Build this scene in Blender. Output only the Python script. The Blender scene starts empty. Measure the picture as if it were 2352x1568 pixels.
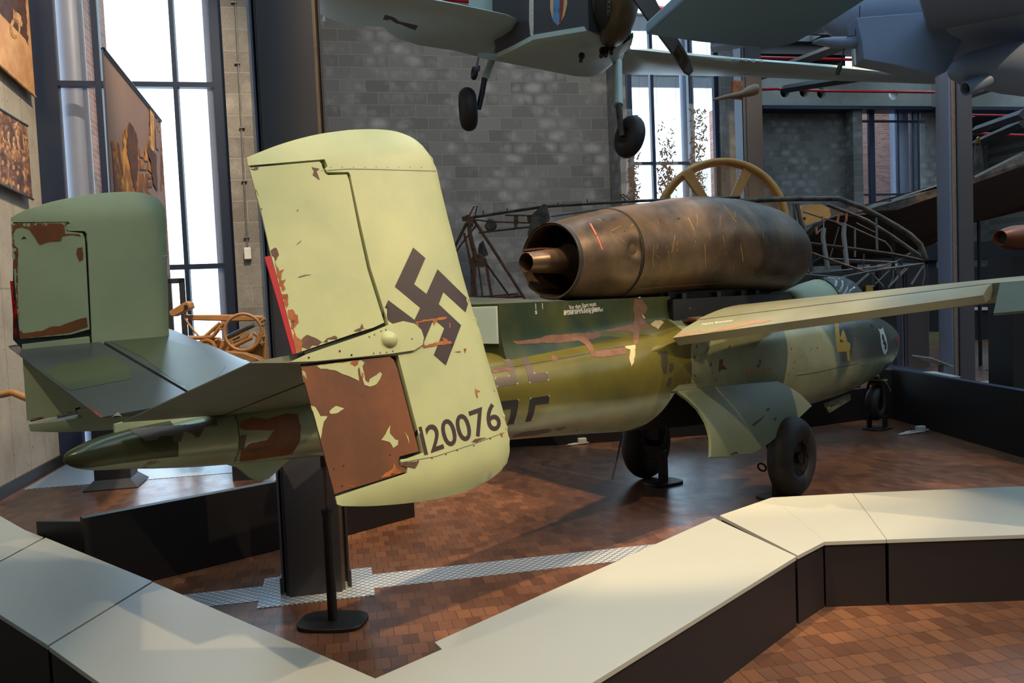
import bpy, bmesh, random
from math import *
from mathutils import Vector as Vc, geometry
from mathutils.bvhtree import BVHTree
import numpy as np
random.seed(7)
SC = bpy.context.scene; COL = SC.collection
# ---------------------------------------------------------------- camera
FPX = 1900.0; CZ = 1.72; PITCH = radians(3.0); ROLL = 0.042
R0 = np.array([1, 0, 0.]); DV = np.array([0, cos(PITCH), -sin(PITCH)]); U0 = np.cross(R0, DV)
RV = cos(ROLL)*R0 - sin(ROLL)*U0; UV = sin(ROLL)*R0 + cos(ROLL)*U0
CP = np.array([0, 0, CZ])
cam = bpy.data.cameras.new('camera'); co = bpy.data.objects.new('camera', cam); COL.objects.link(co)
cam.sensor_width = 36; cam.lens = 36*FPX/2352; cam.clip_start = .05; cam.clip_end = 300
from mathutils import Matrix
co.matrix_world = Matrix(((RV[0], UV[0], -DV[0], 0), (RV[1], UV[1], -DV[1], 0), (RV[2], UV[2], -DV[2], CZ), (0, 0, 0, 1)))
SC.camera = co
# ---------------------------------------------------------------- world, lamps, exposure
SC.view_settings.view_transform = 'Standard'; SC.view_settings.look = 'None'
SC.view_settings.exposure = 0.0; SC.view_settings.gamma = 1; SC.view_settings.use_curve_mapping = False
w = bpy.data.worlds.new('world'); SC.world = w; w.use_nodes = True
w.node_tree.nodes['Background'].inputs[0].default_value = (0.56, 0.79, 1.0, 1)
w.node_tree.nodes['Background'].inputs[1].default_value = 4.3
# room frame: u along the block walls, v away from the camera
ru = radians(11.7)
UA = np.array([cos(ru), sin(ru), 0]); VA = np.array([-sin(ru), cos(ru), 0]); ZA = np.array([0, 0, 1.])
def RM(u, v, z): return UA*u + VA*v + ZA*z
# aircraft frame: a along the fuselage from the tail tip, s to starboard
def ray(px, py): return DV + RV*(px-1176)/FPX - UV*(py-784)/FPX
def PLN(px, py, p0, n):
    d = ray(px, py); return CP + d*(((np.array(p0)-CP) @ n)/(d @ n))
def G(px, py, z=0.0): return PLN(px, py, (0, 0, z), ZA)
def DP(px, py, dep): return CP + ray(px, py)*dep
ah = radians(46.5); FA = np.array([cos(ah), sin(ah), 0]); SA = np.array([sin(ah), -cos(ah), 0])
O0 = G(147, 1055, 1.15); O0[2] = 0
def W(a, s, z): return O0 + FA*a + SA*s + ZA*z
def AC(P): v = np.array(P)-O0; return np.array([v @ FA, v @ SA, v[2]])

def spot(name, loc, tgt, power, size=.15, ang=50, blend=.25, col=(1, .72, .40)):
    l = bpy.data.lights.new(name, 'SPOT'); o = bpy.data.objects.new(name, l); COL.objects.link(o)
    l.energy = power; l.shadow_soft_size = size; l.spot_size = radians(ang); l.spot_blend = blend; l.color = col
    o.location = loc; d = Vc(tgt)-Vc(loc); o.rotation_euler = d.to_track_quat('-Z', 'Y').to_euler()
    return o
def area(name, loc, tgt, power, sx, sy, col=(.75, .88, 1)):
    l = bpy.data.lights.new(name, 'AREA'); o = bpy.data.objects.new(name, l); COL.objects.link(o)
    l.shape = 'RECTANGLE'; l.size = sx; l.size_y = sy; l.energy = power; l.color = col
    o.location = loc; d = Vc(tgt)-Vc(loc); o.rotation_euler = d.to_track_quat('-Z', 'Y').to_euler()
    return o
spot('ceiling_spot', (-3.0, -1.6, 6.8), W(1.1, 0.9, 1.75), 900, .05, 27, .3, (1, .78, .5))
spot('ceiling_spot', (-.6, 3.4, 8.3), W(3.2, 0.1, 1.4), 2700, .12, 32, .3)
spot('ceiling_spot', (1.2, 4.4, 8.6), W(4.6, 0.0, 2.2), 2100, .06, 34, .4)
spot('ceiling_spot', (7.5, 3.5, 8.2), (2.6, 4.6, .3), 1900, .06, 50, .25, (1, .70, .38))
spot('ceiling_spot', (1.8, -1.0, 7.6), (.7, 3.6, .36), 1500, .05, 34, .2, (1, .76, .5))
spot('ceiling_spot', (-2.2, -1.2, 6.8), W(.12, -1.15, 2.0), 900, .04, 13, .15, (1, .8, .55))
spot('ceiling_spot', (-.8, 5.5, 8.2), RM(-3.27, 9.4, 3.2), 2800, .1, 56, .5, (1, .78, .52))
spot('ceiling_spot', (2.5, 8.0, 8.2), RM(2.5, 17, 4.0), 1200, .1, 70, .6, (1, .84, .66))
spot('ceiling_spot', (6.0, 12.0, 8.0), RM(9.0, 14.5, 2.4), 900, .1, 70, .5)
spot('ceiling_spot', (-0.5, 6.0, 8.0), RM(-2, 9, .5), 500, .1, 60, .5)
spot('ceiling_spot', (9.0, 9.0, 8.4), (7.5, 12.5, 0), 700, .1, 60, .4, (1, .7, .4))

# ---------------------------------------------------------------- materials
def lin(c):
    return tuple((x/255/12.92 if x/255 <= .04045 else ((x/255+.055)/1.055)**2.4) for x in c)
def rgba(c): return (*lin(c), 1)
class NT:
    def __init__(s, name):
        s.m = bpy.data.materials.new(name); s.m.use_nodes = True; s.t = s.m.node_tree
        s.b = s.t.nodes['Principled BSDF']
    def n(s, typ, **kw):
        x = s.t.nodes.new(typ)
        for k, v in kw.items():
            if k in x.inputs.keys() if isinstance(k, str) else False: x.inputs[k].default_value = v
            else: setattr(x, k, v)
        return x
    def l(s, a, b): s.t.links.new(a, b)
    def coord(s, attr=None):
        if attr:
            x = s.t.nodes.new('ShaderNodeAttribute'); x.attribute_name = attr; return x.outputs['Vector']
        x = s.t.nodes.new('ShaderNodeNewGeometry'); return x.outputs['Position']
    def noise(s, vec, scale, det=4, rough=.55, dist=0.0):
        x = s.t.nodes.new('ShaderNodeTexNoise'); x.inputs['Scale'].default_value = scale
        x.inputs['Detail'].default_value = det; x.inputs['Roughness'].default_value = rough
        x.inputs['Distortion'].default_value = dist; s.l(vec, x.inputs['Vector']); return x.outputs['Fac']
    def ramp(s, fac, stops, interp='LINEAR'):
        x = s.t.nodes.new('ShaderNodeValToRGB'); e = x.color_ramp.elements; x.color_ramp.interpolation = interp
        while len(e) < len(stops): e.new(0.5)
        for i, (p, c) in enumerate(stops):
            e[i].position = p; e[i].color = c if len(c) == 4 else (*c, 1)
        s.l(fac, x.inputs[0]); return x.outputs['Color']
    def mix(s, fac, a, b, mode='MIX'):
        x = s.t.nodes.new('ShaderNodeMix'); x.data_type = 'RGBA'; x.blend_type = mode
        if isinstance(fac, (int, float)): x.inputs[0].default_value = fac
        else: s.l(fac, x.inputs[0])
        for i, v in ((6, a), (7, b)):
            if isinstance(v, tuple): x.inputs[i].default_value = v
            else: s.l(v, x.inputs[i])
        return x.outputs[2]
    def math(s, op, a, b=0.0, c=None):
        x = s.t.nodes.new('ShaderNodeMath'); x.operation = op
        for i, v in enumerate([a, b] + ([c] if c is not None else [])):
            if isinstance(v, (int, float)): x.inputs[i].default_value = v
            else: s.l(v, x.inputs[i])
        return x.outputs[0]
    def sep(s, v):
        x = s.t.nodes.new('ShaderNodeSeparateXYZ'); s.l(v, x.inputs[0]); return x.outputs
    def bump(s, h, strength=.2, dist=.01):
        x = s.t.nodes.new('ShaderNodeBump'); x.inputs['Strength'].default_value = strength; x.inputs['Distance'].default_value = dist
        s.l(h, x.inputs['Height']); s.l(x.outputs[0], s.b.inputs['Normal'])
def M(name, col, rough=.5, metal=0, var=.18, scale=6, bump=.0, col2=None, coat=0, thr=None):
    t = NT(name); v = t.coord(); c = rgba(col)
    n = t.noise(v, scale, 5, .6)
    c2 = rgba(col2) if col2 else tuple(x*(1-var) for x in c[:3]) + (1,)
    a, b = thr or (.35, .65)
    t.l(t.ramp(n, [(a, c2), (b, c)]), t.b.inputs['Base Color'])
    t.b.inputs['Roughness'].default_value = rough; t.b.inputs['Metallic'].default_value = metal
    if coat: t.b.inputs['Coat Weight'].default_value = coat
    if bump: t.bump(t.noise(v, scale*6, 4), bump, .004)
    return t.m

MT = {}
MT['fin'] = M('pale_green_paint', (192, 193, 138), .42, 0, .12, 3.2, .06, (176, 181, 132))
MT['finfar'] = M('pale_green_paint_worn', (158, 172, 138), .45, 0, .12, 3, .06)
MT['primer'] = M('brown_primer', (124, 72, 36), .55, 0, .3, 5, .15, (98, 58, 30))
MT['orange'] = M('orange_primer', (186, 108, 48), .55, 0, .3, 16, .15, (132, 70, 34))
MT['pinkprimer'] = M('pink_primer', (112, 78, 58), .55, .1, .3, 14, .1, (88, 58, 44))
MT['red'] = M('red_paint', (176, 14, 14), .4, 0, .15, 12)
MT['dark'] = M('black_gap', (20, 24, 24), .7, 0, .4, 20)
MT['darkmark'] = M('brown_black_marking', (62, 46, 42), .5, 0, .15, 8)
MT['mark2'] = M('grey_brown_marking', (86, 72, 60), .45, 0, .2, 8)
MT['blackmark'] = M('black_marking', (30, 27, 27), .45, 0, .2, 8)
MT['white'] = M('white_lettering', (205, 205, 195), .5, 0, .15, 30)
MT['yellow'] = M('yellow_marking', (206, 160, 62), .45, 0, .15, 10)
MT['stabgreen'] = M('olive_green_paint', (74, 82, 56), .35, 0, .15, 4, .03)
MT['stabgrey'] = M('dark_grey_paint', (62, 66, 68), .33, 0, .15, 4, .03)
MT['stabA'] = M('tailplane_dark_paint', (70, 74, 72), .3, 0, .15, 4, .03)
MT['scratch'] = M('scratched_bronze', (176, 140, 84), .5, .3, .3, 9)
MT['under'] = M('grey_green_underside', (112, 114, 92), .42, 0, .2, 5, .05)
MT['tyre'] = M('black_rubber', (38, 35, 33), .62, 0, .25, 9, .05)
MT['hub'] = M('dark_hub_metal', (50, 46, 42), .38, .6, .4, 14, .1)
MT['steel'] = M('dark_steel', (52, 50, 52), .45, .3, .15, 4, .03)
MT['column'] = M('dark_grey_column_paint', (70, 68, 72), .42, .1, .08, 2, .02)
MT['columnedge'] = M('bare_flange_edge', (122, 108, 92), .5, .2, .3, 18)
MT['bluecol'] = M('blue_grey_column_and_lit_side', (104, 112, 134), .45, .1, .1, 2)  # column paint, also the daylight tone on lit column sides
MT['frame'] = M('window_frame_paint', (34, 44, 66), .4, .2, .1, 3)
MT['black'] = M('black_panel', (24, 22, 24), .5, 0, .15, 3)
MT['benchtop'] = M('white_bench_laminate', (178, 178, 166), .42, 0, .03, 1.5)
MT['benchside'] = M('dark_bench_side', (34, 28, 28), .55, 0, .1, 3)
MT['tan'] = M('tan_gun_paint', (170, 122, 72), .45, 0, .2, 7, .04)
MT['rust'] = M('rusty_tube', (116, 76, 48), .6, .2, .45, 18, .2, (66, 46, 34))
MT['tube'] = M('burnt_tube', (60, 56, 50), .5, .5, .4, 12, .1)
MT['graytube'] = M('grey_tube', (110, 112, 112), .45, .3, .3, 10, .1)
MT['wreck'] = M('burnt_wing_skin', (96, 88, 78), .5, .3, .5, 7, .3, (42, 38, 34))
MT['wreckunder'] = M('burnt_wing_underside', (62, 46, 36), .65, .2, .5, 4, .2, (30, 24, 20))
MT['yellowring'] = M('ochre_painted_rim', (202, 146, 74), .45, 0, .15, 5)
MT['sus'] = M('pale_blue_paint', (168, 186, 180), .4, 0, .08, 2, .02)
MT['susdark'] = M('dark_grey_cowl_paint', (62, 62, 66), .42, 0, .1, 3)
MT['susgold'] = M('bronze_cowl', (96, 84, 60), .4, .3, .3, 4)
MT['bluegrey'] = M('blue_grey_paint', (112, 128, 154), .55, 0, .08, 2)
MT['prop'] = M('dark_propeller_wood', (44, 34, 28), .3, 0, .2, 6)
MT['concbeam'] = M('pale_concrete', (150, 150, 142), .8, 0, .15, 3)
MT['pipe'] = M('red_pipe_paint', (190, 22, 34), .35, 0, .1, 4)
MT['ceil'] = M('dark_ceiling_steel', (70, 72, 76), .6, .2, .2, 2)
MT['cable'] = M('white_cable_plastic', (200, 200, 195), .4, 0, .05, 9)
MT['brass'] = M('brass_cylinder', (150, 116, 40), .3, .8, .3, 12)
MT['brick'] = None

def glass(name, col=(1, 1, 1), rough=.02, alpha=.12):
    t = NT(name); t.b.inputs['Base Color'].default_value = (*col, 1); t.b.inputs['Roughness'].default_value = rough
    t.b.inputs['Alpha'].default_value = alpha; t.b.inputs['IOR'].default_value = 1.45
    v = t.coord(); t.l(t.math('MULTIPLY', t.noise(v, 9), rough*2), t.b.inputs['Roughness'])
    return t.m
MT['glass'] = glass('window_glass', (.9, .95, 1), .03, .05)
MT['acryl'] = glass('acrylic_glass', (.9, .95, .95), .03, .10)
MT['canopy'] = glass('canopy_glass', (.25, .28, .28), .03, .35)

def floor_mat():
    t = NT('wood_block_floor'); v = t.coord()
    mp = t.n('ShaderNodeMapping'); mp.inputs['Rotation'].default_value = (0, 0, -ru); t.l(v, mp.inputs[0])
    br = t.n('ShaderNodeTexBrick'); br.offset = .5; br.squash = 1
    for k, x in (('Scale', 1.0), ('Mortar Size', .0022), ('Mortar Smooth', .2), ('Brick Width', .078), ('Row Height', .125), ('Bias', 0.0)):
        br.inputs[k].default_value = x
    br.inputs['Color1'].default_value = (0, 0, 0, 1); br.inputs['Color2'].default_value = (1, 1, 1, 1); br.inputs['Mortar'].default_value = (.5, .5, .5, 1)
    t.l(mp.outputs[0], br.inputs['Vector'])
    base = t.ramp(br.outputs['Color'], [(0, rgba((92, 62, 46))), (.35, rgba((108, 73, 53))), (.7, rgba((126, 86, 60))), (1, rgba((104, 74, 58)))])
    big = t.ramp(t.noise(v, .9, 3), [(.35, (.72, .70, .70, 1)), (.65, (1.15, 1.1, 1.05, 1))])
    c = t.mix(1.0, base, big, 'MULTIPLY')
    fine = t.ramp(t.noise(v, 60, 4, .7), [(.3, (.75, .75, .75, 1)), (.7, (1.1, 1.1, 1.1, 1))])
    c = t.mix(.6, c, t.mix(1.0, c, fine, 'MULTIPLY'))
    c = t.mix(t.math('MULTIPLY', br.outputs['Fac'], .75), c, (.02, .012, .008, 1))
    t.l(c, t.b.inputs['Base Color'])
    t.l(t.math('MULTIPLY_ADD', t.noise(v, 5, 4), .22, .22), t.b.inputs['Roughness'])
    h = t.math('SUBTRACT', t.math('MULTIPLY', t.noise(v, 14, 3), .5), t.math('MULTIPLY', br.outputs['Fac'], 1.0))
    t.bump(h, .25, .004)
    return t.m
def plate_mat():
    t = NT('diamond_plate'); v = t.coord()
    mp = t.n('ShaderNodeMapping'); mp.inputs['Rotation'].default_value = (0, 0, -ru+pi/4); mp.inputs['Scale'].default_value = (26, 26, 26); t.l(v, mp.inputs[0])
    x, y, z = t.sep(mp.outputs[0])
    a = t.math('ABSOLUTE', t.math('SUBTRACT', t.math('FRACT', x), .5)); b = t.math('ABSOLUTE', t.math('SUBTRACT', t.math('FRACT', y), .5))
    m = t.math('MINIMUM', a, b); g = t.math('LESS_THAN', m, .10)
    t.l(t.mix(g, rgba((190, 198, 206)), rgba((98, 108, 120))), t.b.inputs['Base Color'])
    t.b.inputs['Metallic'].default_value = .25; t.b.inputs['Roughness'].default_value = .42
    t.bump(t.math('MULTIPLY', g, -1.0), .5, .003)
    return t.m
def block_mat(name, w_=.5, h_=.25, axis=0, c1=(124, 120, 114), c2=(102, 99, 95), mort=(140, 134, 126), patch=True, off=(0, 0, 0)):
    t = NT(name); v = t.coord('rm')
    x, y, z = t.sep(v)
    cb = t.n('ShaderNodeCombineXYZ'); t.l(x if axis == 0 else y, cb.inputs[0]); t.l(z, cb.inputs[1])
    br = t.n('ShaderNodeTexBrick'); br.offset = .5
    for k, q in (('Scale', 1.0), ('Mortar Size', .006 if h_ > .1 else .004), ('Mortar Smooth', .3), ('Brick Width', w_), ('Row Height', h_), ('Bias', 0.0)): br.inputs[k].default_value = q
    br.inputs['Color1'].default_value = (0, 0, 0, 1); br.inputs['Color2'].default_value = (1, 1, 1, 1); br.inputs['Mortar'].default_value = (.5, .5, .5, 1)
    t.l(cb.outputs[0], br.inputs['Vector'])
    c = t.ramp(br.outputs['Color'], [(0, rgba(c2)), (.5, rgba(tuple((i+j)//2 for i, j in zip(c1, c2)))), (1, rgba(c1))])
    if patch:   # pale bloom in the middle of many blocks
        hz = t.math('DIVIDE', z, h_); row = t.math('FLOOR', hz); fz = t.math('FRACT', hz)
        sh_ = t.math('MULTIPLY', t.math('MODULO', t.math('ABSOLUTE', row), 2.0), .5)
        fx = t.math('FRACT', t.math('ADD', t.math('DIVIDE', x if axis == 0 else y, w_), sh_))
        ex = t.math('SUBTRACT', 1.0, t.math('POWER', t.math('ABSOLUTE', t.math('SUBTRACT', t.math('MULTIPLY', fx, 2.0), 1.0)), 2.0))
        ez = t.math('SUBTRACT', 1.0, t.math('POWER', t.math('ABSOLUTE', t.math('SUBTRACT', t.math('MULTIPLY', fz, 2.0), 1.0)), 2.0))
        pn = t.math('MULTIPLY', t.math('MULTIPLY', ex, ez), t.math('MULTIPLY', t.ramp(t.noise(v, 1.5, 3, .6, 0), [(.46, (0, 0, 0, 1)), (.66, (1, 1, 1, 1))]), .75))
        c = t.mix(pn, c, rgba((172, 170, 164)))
    f = t.ramp(t.noise(v, 55, 3, .8), [(.3, (.72, .72, .72, 1)), (.7, (1.12, 1.12, 1.12, 1))])
    c = t.mix(1.0, c, f, 'MULTIPLY')
    c = t.mix(t.math('MULTIPLY', br.outputs['Fac'], .8), c, rgba(mort))
    t.l(c, t.b.inputs['Base Color']); t.b.inputs['Roughness'].default_value = .85
    t.bump(t.math('MULTIPLY', br.outputs['Fac'], -1.0), .35, .01)
    return t.m
def concrete_mat():
    t = NT('board_marked_concrete'); v = t.coord('rm'); x, y, z = t.sep(v)
    c = t.ramp(t.noise(v, 1.6, 5, .6), [(.3, rgba((150, 142, 130))), (.7, rgba((184, 176, 160)))])
    j1 = t.math('LESS_THAN', t.math('FRACT', t.math('MULTIPLY', y, 2.2)), .03)
    j2 = t.math('LESS_THAN', t.math('FRACT', t.math('MULTIPLY', t.math('ADD', z, .2), .45)), .006)
    j = t.math('MAXIMUM', j1, j2)
    c = t.mix(t.math('MULTIPLY', j, .45), c, rgba((70, 66, 62)))
    sp = t.ramp(t.noise(v, 30, 2, .5), [(.26, rgba((96, 90, 82))), (.34, (1, 1, 1, 1))])
    c = t.mix(1.0, c, sp, 'MULTIPLY')
    t.l(c, t.b.inputs['Base Color']); t.b.inputs['Roughness'].default_value = .7
    t.bump(t.math('MULTIPLY', j, -1.0), .4, .01)
    return t.m
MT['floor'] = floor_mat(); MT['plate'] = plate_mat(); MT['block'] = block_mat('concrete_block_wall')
MT['blocky'] = block_mat('concrete_block_return', axis=1)
MT['conc'] = concrete_mat()
MT['brick'] = block_mat('outdoor_brick', .26, .075, 0, (170, 120, 104), (140, 84, 70), (190, 180, 170), False)
MT['bricky'] = block_mat('outdoor_brick_side', .26, .075, 1, (170, 120, 104), (140, 84, 70), (190, 180, 170), False)

def engine_mat():
    t = NT('engine_cowl_metal'); v = t.coord('ac'); x, y, z = t.sep(v)
    c = t.ramp(t.noise(v, 2.2, 6, .62, .4), [(.3, rgba((58, 48, 40))), (.5, rgba((96, 78, 60))), (.7, rgba((122, 100, 76)))])
    mp = t.n('ShaderNodeMapping'); mp.inputs['Scale'].default_value = (9, 9, 2.2); mp.inputs['Rotation'].default_value = (0, .35, 0); t.l(v, mp.inputs[0])
    s = t.ramp(t.noise(mp.outputs[0], 2.4, 6, .75, .6), [(.66, (0, 0, 0, 1)), (.72, (1, 1, 1, 1))])
    c = t.mix(t.math('MULTIPLY', s, .55), c, rgba((188, 152, 88)))
    t.l(c, t.b.inputs['Base Color']); t.b.inputs['Metallic'].default_value = .55
    t.l(t.math('MULTIPLY_ADD', t.noise(v, 6, 4), .25, .28), t.b.inputs['Roughness'])
    t.bump(t.noise(v, 3, 3), .25, .03)
    return t.m
def fuse_mat():
    t = NT('fuselage_camouflage'); v = t.coord('ac'); x, y, z = t.sep(v)
    n1 = t.noise(v, 1.4, 3, .5); n2 = t.noise(v, 9, 5, .7)
    olive = t.ramp(t.noise(v, 1.8, 4), [(.35, rgba((76, 74, 32))), (.65, rgba((104, 97, 42)))])
    pale = t.ramp(t.noise(v, 2.4, 4), [(.3, rgba((126, 134, 106))), (.7, rgba((154, 161, 130)))])
    grey = t.ramp(t.noise(v, 2.0, 4), [(.3, rgba((74, 78, 70))), (.7, rgba((98, 100, 90)))])
    # upper olive colour ends on a soft line along the rear fuselage
    line = t.math('SUBTRACT', t.math('ADD', z, t.math('MULTIPLY', n1, .08)), t.math('MULTIPLY_ADD', x, -.035, 1.165))
    up = t.ramp(t.math('MULTIPLY_ADD', line, 14.0, .5), [(0, (0, 0, 0, 1)), (1, (1, 1, 1, 1))])
    rear = t.math('MULTIPLY', up, t.math('LESS_THAN', x, t.math('MULTIPLY_ADD', n1, .3, 3.98)))
    rear = t.math('MULTIPLY', rear, t.math('GREATER_THAN', x, 1.3))
    c = t.mix(rear, pale, olive)
    # grey patch on the nose round the number
    gl = t.math('MULTIPLY_ADD', t.math('SUBTRACT', t.math('MULTIPLY_ADD', n1, .06, z), .97), 16.0, .5)
    gf = t.math('MULTIPLY_ADD', t.math('SUBTRACT', x, t.math('MULTIPLY_ADD', z, -.15, 6.86)), 10.0, .5)
    g = t.math('MULTIPLY', t.ramp(gl, [(0, (0, 0, 0, 1)), (1, (1, 1, 1, 1))]), t.ramp(gf, [(0, (0, 0, 0, 1)), (1, (1, 1, 1, 1))]))
    c = t.mix(g, c, grey)
    # dark green round tail cone, with a soft edge, brown primer patches before the tail fins
    tg = t.math('MULTIPLY', t.math('LESS_THAN', x, .42), t.math('GREATER_THAN', t.math('MULTIPLY_ADD', n1, .05, z), 1.125))
    c = t.mix(tg, c, rgba((62, 66, 40)))
    # chips
    ch = t.ramp(t.noise(v, 8, 6, .72), [(.655, (0, 0, 0, 1)), (.67, (1, 1, 1, 1))])
    c = t.mix(t.math('MULTIPLY', ch, .7), c, rgba((96, 76, 56)))
    t.l(c, t.b.inputs['Base Color']); t.b.inputs['Roughness'].default_value = .27; t.b.inputs['Metallic'].default_value = .25
    t.bump(t.noise(v, 5, 3), .12, .02)
    return t.m
def wing_mat():
    t = NT('wing_camouflage'); v = t.coord('ac'); x, y, z = t.sep(v)
    c = t.ramp(t.noise(v, 1.2, 4), [(.35, rgba((104, 104, 82))), (.65, rgba((134, 136, 112)))])
    mp = t.n('ShaderNodeMapping'); mp.inputs['Scale'].default_value = (2.5, 1, 8); t.l(v, mp.inputs[0])
    s = t.ramp(t.noise(mp.outputs[0], 3.2, 6, .75), [(.62, (0, 0, 0, 1)), (.68, (1, 1, 1, 1))])
    c = t.mix(t.math('MULTIPLY', s, .75), c, rgba((176, 140, 104)))
    t.l(c, t.b.inputs['Base Color']); t.b.inputs['Roughness'].default_value = .38; t.b.inputs['Metallic'].default_value = .1
    return t.m
MT['engine'] = engine_mat(); MT['fuse'] = fuse_mat(); MT['wing'] = wing_mat()
MT['hump'] = M('dark_green_fairing_paint', (88, 88, 36), .27, .3, .3, 1.3, .03, (44, 58, 42))
MT['enginein'] = M('sooty_metal', (92, 76, 66), .4, .6, .4, 6, .1)
MT['pipeM'] = M('bronze_exhaust_pipe', (122, 98, 78), .35, .7, .3, 8, .08)

MT['patchlight'] = M('bare_light_metal', (206, 180, 134), .4, .2, .2, 12)
MT['chipdark'] = M('dark_chips', (48, 44, 34), .6)
MT['reddull'] = M('dull_red_paint', (140, 52, 44), .5)
MT['orangefaint'] = M('faint_orange_stain', (150, 118, 72), .5)
MT['salmon'] = M('salmon_primer', (146, 116, 92), .45)
MT['doorpaint'] = M('gear_door_grey_green', (106, 116, 92), .45, 0, .15, 3, .05)
MT['marksoft'] = M('pinkish_marking', (150, 140, 132), .5)
MT['shieldcream'] = M('cream_shield', (226, 178, 128), .5); MT['shieldblue'] = M('blue_tower', (90, 140, 188), .5); MT['shieldgrey'] = M('grey_blue_window', (80, 104, 130), .5)
MT['bluewing'] = M('teal_grey_paint', (84, 118, 142), .55, 0, .06, 2)
MT['woodp'] = M('brown_wood', (134, 108, 84), .5, 0, .2, 12)
MT['flake'] = M('brown_flakes', (110, 84, 58), .7, 0, .5, 40)
MT['cable2'] = M('light_grey_metal', (140, 136, 132), .5, .2, .15, 10)
MT['orange2'] = M('orange_brown_shell', (110, 52, 18), .4, .2, .3, 6)
MT['casey'] = M('yellow_case', (150, 120, 50), .5); MT['caset'] = M('tan_case', (128, 112, 78), .5); MT['caseg'] = M('olive_crate', (70, 72, 40), .6)
def mesh_mat():
    t = NT('ochre_wire_mesh'); v = t.coord('rm'); x, y, z = t.sep(v)
    a = t.math('FRACT', t.math('MULTIPLY', t.math('ADD', x, z), 34.0)); b = t.math('FRACT', t.math('MULTIPLY', t.math('SUBTRACT', x, z), 34.0))
    g = t.math('MAXIMUM', t.math('LESS_THAN', a, .24), t.math('LESS_THAN', b, .24))
    t.b.inputs['Base Color'].default_value = rgba((196, 140, 78)); t.l(g, t.b.inputs['Alpha']); return t.m
MT['meshwire'] = mesh_mat()
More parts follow.
